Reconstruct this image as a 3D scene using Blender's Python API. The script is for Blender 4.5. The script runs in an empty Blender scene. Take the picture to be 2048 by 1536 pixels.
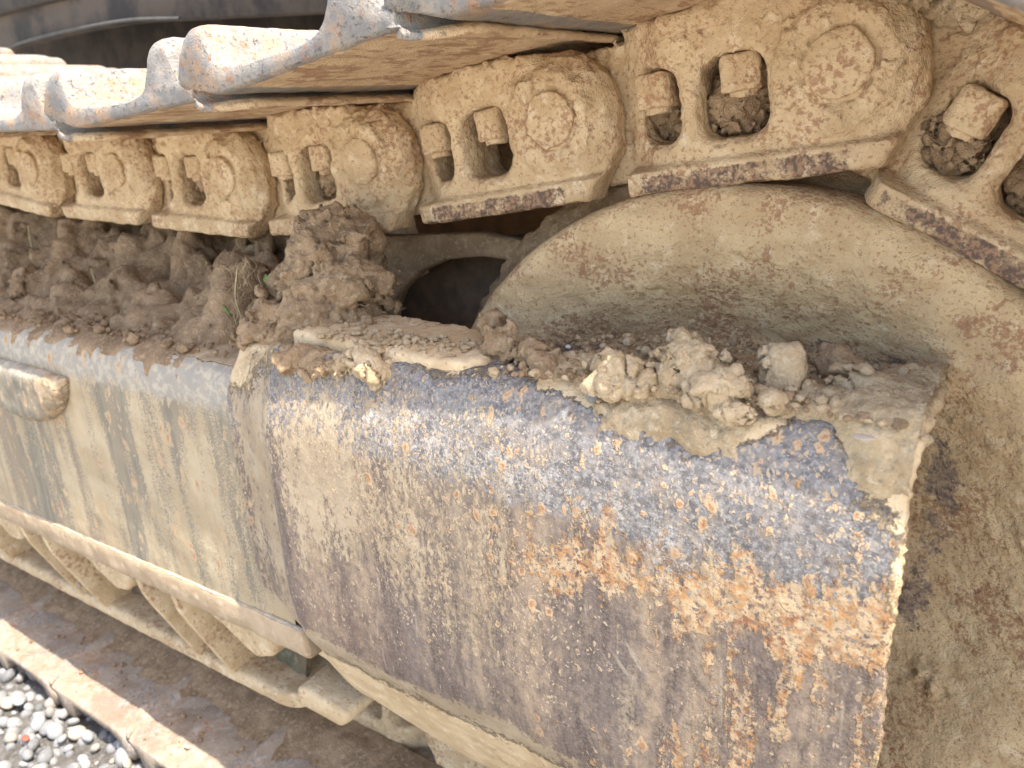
import bpy, bmesh, math, random
import numpy as np
from mathutils import Matrix, Vector

# ------------------------------------------------------------------ camera, sky, sun, exposure
scene = bpy.context.scene
COL = scene.collection
cam_d = bpy.data.cameras.new("camera")
cam = bpy.data.objects.new("camera", cam_d); COL.objects.link(cam)
cam_d.sensor_width = 36.0
cam_d.lens = 27.047
cam_d.clip_start = 0.01
cam_d.clip_end = 3000
cam_d.dof.use_dof = True
cam_d.dof.focus_distance = 0.50
cam_d.dof.aperture_fstop = 11.0
Rm = Matrix(((0.828173, -0.138640, 0.543055), (0.557120, 0.309447, -0.770623), (-0.061207, 0.940756, 0.333514)))
cam.matrix_world = Matrix.Translation((0.10688, -0.49114, -0.01385)) @ Rm.to_4x4()
scene.camera = cam

SUN = Vector((0.55, -0.065, 1.0)).normalized()
elev = math.asin(SUN.z)
azim = math.atan2(SUN.x, SUN.y)
world = bpy.data.worlds.new("World"); scene.world = world
world.use_nodes = True
wn = world.node_tree
sky = wn.nodes.new("ShaderNodeTexSky")
sky.sky_type = 'NISHITA'; sky.sun_disc = False
sky.sun_elevation = elev; sky.sun_rotation = azim
sky.air_density = 1.0; sky.dust_density = 2.6; sky.ozone_density = 0.4
bg = wn.nodes["Background"]; bg.inputs[1].default_value = 0.13
wn.links.new(sky.outputs[0], bg.inputs[0])
sun_d = bpy.data.lights.new("sun", 'SUN'); sun_d.energy = 2.6; sun_d.angle = math.radians(0.5)
sun_d.color = (1.0, 0.95, 0.87)
sun = bpy.data.objects.new("sun", sun_d); COL.objects.link(sun)
sun.rotation_euler = SUN.to_track_quat('Z', 'Y').to_euler()
sun.location = (1, -0.3, 3)
vs = scene.view_settings
vs.view_transform = 'Standard'; vs.look = 'None'; vs.gamma = 1.0; vs.exposure = 2.15
scene.cycles.max_bounces = 8
scene.cycles.diffuse_bounces = 5

rnd = random.Random(7)

# ------------------------------------------------------------------ numeric helpers
def sstep(x, a, b):
    t = np.clip((x - a) / (b - a), 0, 1)
    return t * t * (3 - 2 * t)

_G = np.array([[1,1,0],[-1,1,0],[1,-1,0],[-1,-1,0],[1,0,1],[-1,0,1],[1,0,-1],[-1,0,-1],
               [0,1,1],[0,-1,1],[0,1,-1],[0,-1,-1],[1,1,0],[-1,1,0],[0,-1,1],[0,-1,-1]], np.float32)

def _hash(i, j, k, s):
    h = (i.astype(np.uint32) * np.uint32(374761393) + j.astype(np.uint32) * np.uint32(668265263)
         + k.astype(np.uint32) * np.uint32(2147483647) + np.uint32((s * 974634777 + 12345) & 0xffffffff))
    h = (h ^ (h >> np.uint32(13))) * np.uint32(1274126177)
    h = (h ^ (h >> np.uint32(16))) * np.uint32(2246822519)
    return h ^ (h >> np.uint32(15))

def perlin(x, y, z, s=0):
    i = np.floor(x).astype(np.int64); j = np.floor(y).astype(np.int64); k = np.floor(z).astype(np.int64)
    fx = (x - i).astype(np.float32); fy = (y - j).astype(np.float32); fz = (z - k).astype(np.float32)
    u = fx**3*(fx*(fx*6-15)+10); v = fy**3*(fy*(fy*6-15)+10); w = fz**3*(fz*(fz*6-15)+10)
    r = 0
    for a in (0, 1):
        wa = u if a else 1 - u
        for b in (0, 1):
            wb = v if b else 1 - v
            for c in (0, 1):
                wc = w if c else 1 - w
                g = _G[_hash(i + a, j + b, k + c, s) & np.uint32(15)]
                r = r + wa*wb*wc*(g[..., 0]*(fx-a) + g[..., 1]*(fy-b) + g[..., 2]*(fz-c))
    return r

def fbm(x, y, z, sc, octv=4, s=0, gain=0.5):
    r = 0; a = 1.0
    for o in range(octv):
        r = r + a * perlin(x*sc + 17.3*o, y*sc - 5.1*o, z*sc + 9.7*o, s + o)
        sc *= 2.03; a *= gain
    return r

def worley(x, y, z, sc, s=0, both=False):
    X = x*sc; Y = y*sc; Z = z*sc
    i = np.floor(X).astype(np.int64); j = np.floor(Y).astype(np.int64); k = np.floor(Z).astype(np.int64)
    best = np.full(X.shape, 9.0, np.float32); second = np.full(X.shape, 9.0, np.float32)
    for a in (-1, 0, 1):
        for b in (-1, 0, 1):
            for c in (-1, 0, 1):
                h = _hash(i+a, j+b, k+c, s)
                px = (i+a) + (h & np.uint32(1023))/1023.0
                py = (j+b) + ((h >> np.uint32(10)) & np.uint32(1023))/1023.0
                pz = (k+c) + ((h >> np.uint32(20)) & np.uint32(1023))/1023.0
                d = (px-X)**2 + (py-Y)**2 + (pz-Z)**2
                second = np.minimum(second, np.maximum(best, d)); best = np.minimum(best, d)
    return (np.sqrt(best), np.sqrt(second)) if both else np.sqrt(best)

def smax(a, b, k):
    h = np.clip(k - np.abs(a - b), 0, None) / k
    return np.maximum(a, b) + h*h*k*0.25
def smin(a, b, k): return -smax(-a, -b, k)

def surfnet(f, lo, hi, h, detail=None, band=0.008):
    """Surface of f < 0 on a grid; detail(x,y,z) is subtracted near the surface."""
    n = [int(math.ceil((hi[a]-lo[a])/h)) + 1 for a in range(3)]
    ax = [lo[a] + h*np.arange(n[a], dtype=np.float64) for a in range(3)]
    X, Y, Z = np.meshgrid(*ax, indexing='ij')
    V = f(X, Y, Z).astype(np.float32)
    if detail is not None:
        m = np.abs(V) < band
        V[m] -= detail(X[m], Y[m], Z[m]).astype(np.float32)
    ins = V < 0
    c = np.zeros([q-1 for q in n], np.int8)
    for a in (0, 1):
        for b in (0, 1):
            for d in (0, 1):
                c += ins[a:n[0]-1+a, b:n[1]-1+b, d:n[2]-1+d]
    act = (c > 0) & (c < 8)
    I, J, K = np.nonzero(act)
    idx = np.full(act.shape, -1, np.int64); idx[I, J, K] = np.arange(len(I))
    acc = np.zeros((len(I), 3)); cnt = np.zeros(len(I))
    cs = [(a, b, d) for a in (0, 1) for b in (0, 1) for d in (0, 1)]
    for p in cs:
        for ax_ in range(3):
            if p[ax_] == 1: continue
            q = list(p); q[ax_] = 1
            v0 = V[I+p[0], J+p[1], K+p[2]]; v1 = V[I+q[0], J+q[1], K+q[2]]
            m = (v0 < 0) != (v1 < 0)
            t = np.where(m, v0/np.where(m, v0-v1, 1), 0)
            pt = np.array(p, float)[None].repeat(len(I), 0); pt[:, ax_] = t
            acc[m] += pt[m]; cnt[m] += 1
    pts = np.stack([I, J, K], 1) + acc/cnt[:, None]
    pts = pts*h + np.array(lo)
    quads = []
    for ax_ in range(3):
        s0 = [slice(None)]*3; s1 = [slice(None)]*3
        s0[ax_] = slice(0, n[ax_]-1); s1[ax_] = slice(1, n[ax_])
        a = ins[tuple(s0)]; b = ins[tuple(s1)]
        E = np.argwhere(a != b)
        o1, o2 = (ax_+1) % 3, (ax_+2) % 3
        ok = (E[:, o1] > 0) & (E[:, o2] > 0) & (E[:, o1] < n[o1]-1) & (E[:, o2] < n[o2]-1)
        E = E[ok]
        fl = a[tuple(E.T)]
        def cell(d1, d2):
            e = E.copy(); e[:, o1] -= d1; e[:, o2] -= d2
            return idx[e[:, 0], e[:, 1], e[:, 2]]
        q = np.stack([cell(1, 1), cell(0, 1), cell(0, 0), cell(1, 0)], 1)
        q[~fl] = q[~fl][:, ::-1]
        quads.append(q)
    q = np.concatenate(quads)
    q = q[(q >= 0).all(1)]
    return pts, q

def mesh_np(name, pts, faces, mat, smooth=True, attrs=None):
    me = bpy.data.meshes.new(name)
    pts = np.asarray(pts, np.float32)
    faces = np.asarray(faces, np.int32)
    k = faces.shape[1]
    me.vertices.add(len(pts)); me.vertices.foreach_set("co", pts.ravel())
    me.loops.add(faces.size); me.loops.foreach_set("vertex_index", faces.ravel())
    me.polygons.add(len(faces))
    me.polygons.foreach_set("loop_start", np.arange(0, faces.size, k, dtype=np.int32))
    me.polygons.foreach_set("loop_total", np.full(len(faces), k, np.int32))
    me.update(calc_edges=True); me.validate()
    if smooth: me.polygons.foreach_set("use_smooth", np.ones(len(me.polygons), bool))
    for nm, val in (attrs or {}).items():
        at = me.attributes.new(nm, 'FLOAT', 'POINT')
        at.data.foreach_set("value", np.asarray(val, np.float32))
    me.materials.append(mat)
    return me

def obj(name, me, parent=None, loc=None):
    o = bpy.data.objects.new(name, me); COL.objects.link(o)
    if parent is not None: o.parent = parent
    if loc is not None: o.location = loc
    return o
def empty(name, loc=(0, 0, 0)):
    o = bpy.data.objects.new(name, None); COL.objects.link(o); o.location = loc
    o.empty_display_size = 0.05
    return o
def tag(o, label=None, cat=None, group=None, kind=None):
    if label: o['label'] = label
    if cat: o['category'] = cat
    if group: o['group'] = group
    if kind: o['kind'] = kind
    return o

def gridmesh(name, P, mat, attrs=None, flip=False, keep=None):
    a, b = P.shape[:2]
    i = np.arange(a*b).reshape(a, b)
    q = np.stack([i[:-1, :-1], i[1:, :-1], i[1:, 1:], i[:-1, 1:]], -1).reshape(-1, 4)
    if keep is not None:
        kk = (keep[:-1, :-1] | keep[1:, :-1] | keep[1:, 1:] | keep[:-1, 1:]).reshape(-1)
        q = q[kk]
    if flip: q = q[:, ::-1]
    pts = P.reshape(-1, 3); at = {k: v.reshape(-1) for k, v in (attrs or {}).items()}
    if keep is not None:
        u, inv = np.unique(q.ravel(), return_inverse=True)
        pts = pts[u]; q = inv.reshape(-1, 4); at = {k: v[u] for k, v in at.items()}
    return mesh_np(name, pts, q, mat, True, at)

def gridnormals(P):
    du = np.gradient(P, axis=0); dv = np.gradient(P, axis=1)
    n = np.cross(du, dv); n /= np.linalg.norm(n, axis=2, keepdims=True) + 1e-12
    return n

def catmull(pts, per):
    """open curve through pts, per samples per span"""
    p = np.asarray(pts, float)
    e = np.vstack([2*p[0]-p[1], p, 2*p[-1]-p[-2]])
    out = []
    for i in range(1, len(e)-2):
        t = np.linspace(0, 1, per, endpoint=False)[:, None]
        a, b, c, d = e[i-1], e[i], e[i+1], e[i+2]
        out.append(0.5*((2*b)+(c-a)*t+(2*a-5*b+4*c-d)*t**2+(3*b-a-3*c+d)*t**3))
    out.append(e[-2][None])
    return np.vstack(out)
def resample(c, n):
    d = np.r_[0, np.cumsum(np.linalg.norm(np.diff(c, axis=0), axis=1))]
    t = np.linspace(0, d[-1], n)
    return np.stack([np.interp(t, d, c[:, k]) for k in range(c.shape[1])], 1)

def prism(name, poly, y0, y1, mat, bev=0.002, parent=None, axis='y', seg=2):
    """polygon in (a,b) extruded, with bevelled edges. axis y: (x,z) poly; axis x: (y,z) poly."""
    bm = bmesh.new()
    def P(a, b, t): return (a, t, b) if axis == 'y' else (t, a, b) if axis == 'x' else (a, b, t)
    A = [bm.verts.new(P(a, b, y0)) for a, b in poly]
    B = [bm.verts.new(P(a, b, y1)) for a, b in poly]
    bm.faces.new(A); bm.faces.new(B[::-1])
    n = len(poly)
    for i in range(n): bm.faces.new((A[i], B[i], B[(i+1) % n], A[(i+1) % n]))
    bmesh.ops.recalc_face_normals(bm, faces=bm.faces)
    if bev > 0:
        bmesh.ops.bevel(bm, geom=list(bm.edges), offset=bev, segments=seg, profile=0.5, affect='EDGES', clamp_overlap=True)
    me = bpy.data.meshes.new(name); bm.to_mesh(me); bm.free()
    me.polygons.foreach_set("use_smooth", np.ones(len(me.polygons), bool))
    me.materials.append(mat)
    return obj(name, me, parent)

def tube(name, pts, r, mat, parent=None, sides=6):
    pts = np.asarray(pts, float); n = len(pts)
    r = np.broadcast_to(np.asarray(r, float), (n,))
    t = np.gradient(pts, axis=0); t /= np.linalg.norm(t, axis=1)[:, None]
    ref = np.array([0.31, 0.87, 0.38])
    a = np.cross(t, ref); a /= np.linalg.norm(a, axis=1)[:, None]; b = np.cross(t, a)
    th = np.linspace(0, 2*np.pi, sides+1)
    P = pts[:, None] + r[:, None, None]*(np.cos(th)[None, :, None]*a[:, None] + np.sin(th)[None, :, None]*b[:, None])
    return obj(name, gridmesh(name, P, mat), parent)

# ------------------------------------------------------------------ materials
class S:
    def __init__(s, name):
        s.mat = bpy.data.materials.new(name); s.mat.use_nodes = True
        s.nt = s.mat.node_tree; s.b = s.nt.nodes["Principled BSDF"]
        s.P = s.nt.nodes.new("ShaderNodeNewGeometry").outputs["Position"]
    def put(s, sock, v):
        if hasattr(v, 'is_linked') or isinstance(v, bpy.types.NodeSocket): s.nt.links.new(v, sock)
        elif isinstance(v, (tuple, list)) and len(v) == 3 and sock.type == 'RGBA': sock.default_value = (*v, 1)
        else: sock.default_value = v
    def vec(s, sc, v=None):
        n = s.nt.nodes.new("ShaderNodeVectorMath"); n.operation = 'MULTIPLY'
        s.put(n.inputs[0], v or s.P); n.inputs[1].default_value = sc
        return n.outputs[0]
    def warp(s, v, amt, scale):
        n = s.nt.nodes.new("ShaderNodeTexNoise"); n.inputs['Scale'].default_value = scale; n.inputs['Detail'].default_value = 2
        s.put(n.inputs['Vector'], v)
        a = s.nt.nodes.new("ShaderNodeVectorMath"); a.operation = 'MULTIPLY_ADD'
        s.put(a.inputs[0], n.outputs['Color']); a.inputs[1].default_value = (amt,)*3
        s.put(a.inputs[2], v)
        return a.outputs[0]
    def noise(s, scale, det=4, rough=0.55, v=None, dist=0.0):
        n = s.nt.nodes.new("ShaderNodeTexNoise")
        s.put(n.inputs['Vector'], v or s.P)
        n.inputs['Scale'].default_value = scale; n.inputs['Detail'].default_value = det
        n.inputs['Roughness'].default_value = rough; n.inputs['Distortion'].default_value = dist
        return n.outputs['Fac']
    def vor(s, scale, v=None, rand=1.0, feature='F1'):
        n = s.nt.nodes.new("ShaderNodeTexVoronoi"); n.feature = feature
        s.put(n.inputs['Vector'], v or s.P); n.inputs['Scale'].default_value = scale
        n.inputs['Randomness'].default_value = rand
        sep = s.nt.nodes.new("ShaderNodeSeparateColor")
        if feature == 'F1': s.nt.links.new(n.outputs['Color'], sep.inputs[0])
        return n.outputs['Distance'], sep.outputs[0], sep.outputs[1]
    def m(s, op, a, b=0.0):
        n = s.nt.nodes.new("ShaderNodeMath"); n.operation = op
        s.put(n.inputs[0], a); s.put(n.inputs[1], b)
        return n.outputs[0]
    def mul(s, *a):
        r = a[0]
        for x in a[1:]: r = s.m('MULTIPLY', r, x)
        return r
    def add(s, *a):
        r = a[0]
        for x in a[1:]: r = s.m('ADD', r, x)
        return r
    def ss(s, x, a, b, lo=0.0, hi=1.0):
        n = s.nt.nodes.new("ShaderNodeMapRange"); n.interpolation_type = 'SMOOTHSTEP'
        s.put(n.inputs[0], x); n.inputs[1].default_value = a; n.inputs[2].default_value = b
        n.inputs[3].default_value = lo; n.inputs[4].default_value = hi
        return n.outputs[0]
    def mix(s, f, a, b):
        n = s.nt.nodes.new("ShaderNodeMix"); n.data_type = 'RGBA'
        s.put(n.inputs[0], f); s.put(n.inputs[6], a); s.put(n.inputs[7], b)
        return n.outputs[2]
    def attr(s, name):
        n = s.nt.nodes.new("ShaderNodeAttribute"); n.attribute_name = name
        return n.outputs['Fac']
    def xyz(s):
        n = s.nt.nodes.new("ShaderNodeSeparateXYZ"); s.nt.links.new(s.P, n.inputs[0])
        return n.outputs
    def done(s, col, rough=0.92, bump=None, dist=0.001, spec=0.25, metal=0.0, strength=1.0):
        s.put(s.b.inputs['Base Color'], col); s.put(s.b.inputs['Roughness'], rough)
        s.put(s.b.inputs['Specular IOR Level'], spec); s.put(s.b.inputs['Metallic'], metal)
        if bump is not None:
            n = s.nt.nodes.new("ShaderNodeBump"); n.inputs['Distance'].default_value = dist
            n.inputs['Strength'].default_value = strength
            s.nt.links.new(bump, n.inputs['Height']); s.nt.links.new(n.outputs[0], s.b.inputs['Normal'])
        return s.mat

TAN = (0.59, 0.445, 0.268); TAN_D = (0.46, 0.325, 0.18); TAN_L = (0.64, 0.51, 0.335)
RUST = (0.26, 0.115, 0.05); RUST_O = (0.46, 0.22, 0.09); STEEL = (0.085, 0.066, 0.062)

def mud_colour(s, a=TAN, b=TAN_D, c=TAN_L):
    col = s.mix(s.ss(s.noise(28, 5, 0.6), 0.35, 0.68), b, a)
    col = s.mix(s.ss(s.noise(90, 4, 0.6), 0.52, 0.72), col, c)
    grain = s.noise(900, 2, 0.6)
    col = s.mix(s.mul(s.ss(grain, 0.55, 0.75), 0.35), col, b)
    return col
def mud_bump(s, coarse=1.0):
    return s.add(s.mul(s.noise(55, 6, 0.62), 3.0*coarse), s.mul(s.noise(260, 4, 0.65), 0.9), s.mul(s.noise(1100, 2, 0.5), 0.22))
def rust_flecks(s, col, amount=0.5, scale=190, v=None, mid=0.28):
    patch = s.ss(s.noise(22, 3, 0.6), 0.42, 0.66)
    f = s.noise(scale, 4, 0.62, v)
    k = s.ss(s.add(f, s.mul(patch, 0.12)), 0.64 - 0.06*amount, 0.72 - 0.06*amount)
    col = s.mix(s.mul(s.ss(s.add(s.noise(65, 5, 0.68, v), s.mul(patch, 0.08)), 0.56, 0.70), mid*min(amount, 1.2)), col, (0.42, 0.25, 0.145))
    col = s.mix(s.mul(k, 0.68), col, (0.29, 0.145, 0.075))
    d, r, _ = s.vor(scale*1.1, s.warp(v or s.P, 0.004, 120))
    spot = s.mul(s.ss(d, 0.34, 0.16), s.ss(r, 1.0-0.42*amount, 1.05-0.42*amount))
    col = s.mix(s.mul(spot, 0.5), col, (0.25, 0.125, 0.065))
    return col

def mat_link():
    s = S("dusty_link_mud")
    col = mud_colour(s)
    col = s.mix(s.mul(s.ss(s.noise(40, 4, 0.6, s.vec((1, 1, 1.3))), 0.56, 0.72), 0.28), col, (0.46, 0.28, 0.16))
    col = rust_flecks(s, col, 0.85, 300)
    col = s.mix(s.mul(s.ss(s.noise(75, 5, 0.7), 0.36, 0.26), 0.6), col, (0.30, 0.20, 0.11))
    worn = s.ss(s.add(s.attr("wear"), s.mul(s.add(s.noise(75, 6, 0.72), -0.5), 2.0), s.mul(s.add(s.noise(400, 3, 0.7), -0.5), 0.8)), 0.5, 0.85)
    wc = s.mix(s.ss(s.noise(330, 3, 0.6), 0.42, 0.62), (0.125, 0.085, 0.065), (0.30, 0.185, 0.11))
    col = s.mix(worn, col, wc)
    return s.done(col, 0.93, mud_bump(s, 0.7), 0.0019, 0.2)

def mat_shoe():
    s = S("track_shoe_steel")
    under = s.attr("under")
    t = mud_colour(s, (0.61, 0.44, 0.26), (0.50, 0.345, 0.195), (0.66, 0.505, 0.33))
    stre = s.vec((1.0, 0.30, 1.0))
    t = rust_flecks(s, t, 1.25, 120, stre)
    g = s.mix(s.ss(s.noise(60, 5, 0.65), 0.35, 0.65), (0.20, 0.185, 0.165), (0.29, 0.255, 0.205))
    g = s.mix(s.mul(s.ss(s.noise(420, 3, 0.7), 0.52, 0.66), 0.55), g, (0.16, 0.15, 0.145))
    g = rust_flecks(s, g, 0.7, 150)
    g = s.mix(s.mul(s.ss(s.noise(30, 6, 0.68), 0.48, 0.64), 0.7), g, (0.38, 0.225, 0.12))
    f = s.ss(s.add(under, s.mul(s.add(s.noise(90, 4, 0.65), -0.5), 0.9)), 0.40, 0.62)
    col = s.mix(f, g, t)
    return s.done(col, s.mix(f, (0.62,)*3, (0.93,)*3), s.add(s.mul(s.noise(90, 6, 0.7), 1.3), s.mul(s.ss(s.noise(260, 4, 0.7), 0.42, 0.30), -0.8), s.mul(s.noise(800, 3, 0.6), 0.7)), 0.0015, 0.3)

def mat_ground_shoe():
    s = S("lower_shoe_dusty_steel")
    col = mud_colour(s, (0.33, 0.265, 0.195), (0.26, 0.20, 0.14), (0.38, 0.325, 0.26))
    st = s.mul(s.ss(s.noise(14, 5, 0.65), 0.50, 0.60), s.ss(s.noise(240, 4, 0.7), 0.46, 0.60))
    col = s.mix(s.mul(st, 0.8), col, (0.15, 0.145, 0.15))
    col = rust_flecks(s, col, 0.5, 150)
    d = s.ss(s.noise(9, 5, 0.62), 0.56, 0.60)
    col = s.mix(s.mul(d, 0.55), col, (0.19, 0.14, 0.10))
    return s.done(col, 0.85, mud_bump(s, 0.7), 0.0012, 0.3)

def mat_idler():
    s = S("idler_dusty_face")
    col = mud_colour(s, (0.60, 0.44, 0.245), (0.48, 0.335, 0.18), (0.64, 0.49, 0.30))
    col = rust_flecks(s, col, 0.95, 380, None, 0.05)
    col = rust_flecks(s, col, 0.25, 170, None, 0.0)
    drab = s.ss(s.add(s.attr("drab"), s.mul(s.add(s.noise(75, 6, 0.7), -0.5), 1.7)), 0.5, 0.66)
    bc = s.mix(s.ss(s.noise(220, 5, 0.75), 0.40, 0.60), (0.155, 0.112, 0.09), (0.36, 0.26, 0.165))
    col = s.mix(drab, col, bc)
    return s.done(col, 0.93, mud_bump(s, 0.9), 0.0020, 0.2)

def ringspots(s, col, scale, dens, v, halo=(0.43, 0.315, 0.195), core=(0.32, 0.155, 0.07), rad=0.40):
    w = s.warp(s.warp(v, 0.010, 95), 0.0035, 380)
    d, r, g = s.vor(scale, w)
    patch = s.ss(s.noise(17, 4, 0.65, s.vec((1.0, 1.0, 0.5))), 0.36, 0.64, 0.1, 1.7)
    on = s.ss(s.m('SUBTRACT', s.mul(dens, patch), r), 0.0, 0.08)
    rr = s.ss(g, 0, 1, 0.55, 1.0)
    q = s.m('DIVIDE', d, rr)
    h = s.mul(s.ss(s.add(q, s.mul(s.add(s.noise(520, 3, 0.7), -0.5), 0.30)), rad*1.05, rad*0.70), on)
    c = s.mul(s.ss(s.add(q, s.mul(s.add(s.noise(420, 3, 0.6), -0.5), 0.35)), rad*0.60, rad*0.30), on)
    col = s.mix(s.mul(h, 0.92), col, halo)
    return s.mix(s.mul(c, 0.85), col, core), h

def mat_cover():
    s = S("idler_guard_rusty_steel")
    stre = s.vec((1.0, 1.0, 0.13)); mid = s.vec((1.0, 1.0, 0.55))
    brown = s.mix(s.ss(s.noise(170, 5, 0.65, stre), 0.36, 0.64), (0.092, 0.066, 0.051), (0.155, 0.113, 0.088))
    brown = s.mix(s.mul(s.ss(s.noise(480, 5, 0.8), 0.46, 0.60), 0.75), brown, (0.215, 0.165, 0.13))
    brown = s.mix(s.mul(s.ss(s.noise(12, 4, 0.6, stre), 0.5, 0.66), 0.5), brown, (0.135, 0.12, 0.112))
    blue = s.mix(s.ss(s.noise(140, 5, 0.7), 0.42, 0.60), (0.105, 0.094, 0.088), (0.185, 0.168, 0.152))
    blue = s.mix(s.mul(s.ss(s.noise(360, 5, 0.8), 0.48, 0.60), 0.75), blue, (0.30, 0.275, 0.25))
    blue = s.mix(s.mul(s.ss(s.noise(85, 6, 0.75), 0.50, 0.62), 0.6), blue, (0.26, 0.20, 0.145))
    film = s.ss(s.add(s.mul(s.noise(26, 4, 0.6, s.vec((1.0, 1.0, 0.10), s.warp(s.P, 0.012, 12))), 0.8), s.mul(s.noise(170, 4, 0.75, s.vec((1, 1, 0.5))), 0.7)), 0.66, 0.98)
    brown = s.mix(s.mul(film, 0.75), brown, (0.36, 0.26, 0.165))
    bf = s.ss(s.add(s.attr("blue"), s.mul(s.add(s.noise(38, 5, 0.65), -0.5), 0.8)), 0.32, 0.62)
    col = s.mix(bf, brown, blue)
    pale = s.ss(s.add(s.mul(s.attr("pale"), 0.75), s.mul(s.add(s.noise(50, 5, 0.7, mid), -0.5), 1.4), s.mul(s.add(s.noise(300, 5, 0.8), -0.5), 2.4)), 0.55, 0.85)
    col = s.mix(s.mul(pale, 0.85), col, (0.40, 0.355, 0.30))
    du = s.ss(s.add(s.attr("dust"), s.mul(s.add(s.noise(46, 5, 0.68, s.vec((1.0, 1.0, 0.07), s.warp(s.P, 0.010, 14))), -0.5), 1.9), s.mul(s.add(s.noise(230, 5, 0.78, s.vec((1, 1, 0.6))), -0.5), 2.6)), 0.38, 0.70)
    dc = s.mix(s.ss(s.noise(24, 4, 0.6), 0.4, 0.65), (0.31, 0.232, 0.145), (0.40, 0.31, 0.20))
    col = s.mix(s.mul(du, 0.92), col, dc)
    red = s.mul(s.attr("red"), s.ss(s.noise(420, 3, 0.7), 0.46, 0.62))
    col = s.mix(s.mul(red, 0.6), col, (0.17, 0.085, 0.055))
    col, h0 = ringspots(s, col, 330, s.mul(s.add(s.attr("spots"), 0.12), 0.8), s.vec((1.0, 1.0, 0.75)), (0.42, 0.32, 0.21), (0.39, 0.26, 0.145), 0.38)
    col, h1 = ringspots(s, col, 200, s.mul(s.attr("spots"), 0.75), s.vec((1.0, 1.0, 0.8)), rad=0.36)
    col, h2 = ringspots(s, col, 105, s.mul(s.attr("rust"), 0.8), s.vec((1.0, 1.0, 0.7)), (0.44, 0.30, 0.175), (0.32, 0.145, 0.06), 0.42)
    rb = s.ss(s.add(s.mul(s.attr("rust"), 0.50), s.mul(s.add(s.noise(46, 6, 0.70, s.vec((1, 1, .42))), -0.5), 1.9), s.mul(s.add(s.noise(260, 3, 0.7), -0.5), 0.5)), 0.48, 0.62)
    rc = s.mix(s.ss(s.noise(120, 5, 0.68), 0.44, 0.60), (0.48, 0.345, 0.20), (0.40, 0.205, 0.08))
    rc = s.mix(s.ss(s.add(s.noise(230, 5, 0.7), s.mul(s.add(s.noise(45, 3, 0.6), -0.5), 0.4)), 0.53, 0.64), rc, (0.235, 0.10, 0.05))
    hole = s.ss(s.noise(300, 4, 0.7), 0.60, 0.52)
    dr = s.ss(s.add(s.mul(s.attr("drip"), 0.42), s.mul(s.add(s.noise(52, 5, 0.66, s.warp(s.vec((1, 1, 0.20)), 0.006, 60)), -0.5), 1.9), s.mul(s.add(s.noise(200, 4, 0.7), -0.5), 0.9)), 0.50, 0.62)
    rb = s.m('MAXIMUM', rb, s.mul(dr, 0.95))
    col = s.mix(s.mul(rb, hole, 0.9), col, rc)
    # scratches
    sc = s.vec((1.0, 1.0, 0.05), s.warp(s.P, 0.03, 6))
    scr = s.mul(s.ss(s.noise(240, 2, 0.5, sc), 0.62, 0.70), s.ss(s.noise(14, 3, 0.5), 0.44, 0.6))
    col = s.mix(s.mul(scr, 0.6), col, (0.34, 0.27, 0.19))
    runs = s.mul(s.ss(s.noise(95, 3, 0.6, s.vec((1.0, 1.0, 0.035), s.warp(s.P, 0.012, 9))), 0.56, 0.68), s.ss(s.noise(9, 3, 0.6), 0.4, 0.62), s.ss(s.noise(300, 4, 0.75), 0.40, 0.60))
    col = s.mix(s.mul(runs, 0.75), col, (0.36, 0.28, 0.185))
    sc2 = s.vec((1.0, 1.0, 0.06), s.warp(s.P, 0.12, 5))
    sx = s.nt.nodes.new("ShaderNodeVectorRotate"); sx.rotation_type = 'Y_AXIS'; sx.inputs['Angle'].default_value = 0.62
    s.nt.links.new(s.P, sx.inputs['Vector'])
    scr2 = s.mul(s.ss(s.noise(210, 1, 0.4, s.vec((1.0, 1.0, 0.07), sx.outputs[0])), 0.69, 0.73), s.ss(s.noise(20, 2, 0.5), 0.52, 0.6))
    col = s.mix(s.mul(scr2, 0.6), col, (0.34, 0.27, 0.20))
    mud = s.ss(s.add(s.attr("mud"), s.mul(s.add(s.noise(42, 6, 0.66), -0.5), 1.5), s.mul(s.add(s.noise(210, 5, 0.8), -0.5), 1.6)), 0.36, 0.66)
    mc = mud_colour(s)
    col = s.mix(mud, col, mc)
    dusty = s.m('MAXIMUM', s.m('MAXIMUM', mud, du), s.m('MAXIMUM', rb, pale))
    bump = s.add(s.mul(mud, 2.0), s.mul(rb, 0.8), s.mul(h1, 0.5), s.mul(h2, 0.6), s.mul(du, 0.35),
                 s.mul(s.noise(200, 5, 0.65), 0.8), s.mul(s.noise(900, 3, 0.6), 0.45), s.mul(mud, s.noise(120, 5, 0.65), 2.5))
    rough = s.mix(dusty, s.mix(bf, (0.78,)*3, (0.70,)*3), (0.94,)*3)
    return s.done(col, rough, bump, 0.0009, 0.3)

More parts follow.
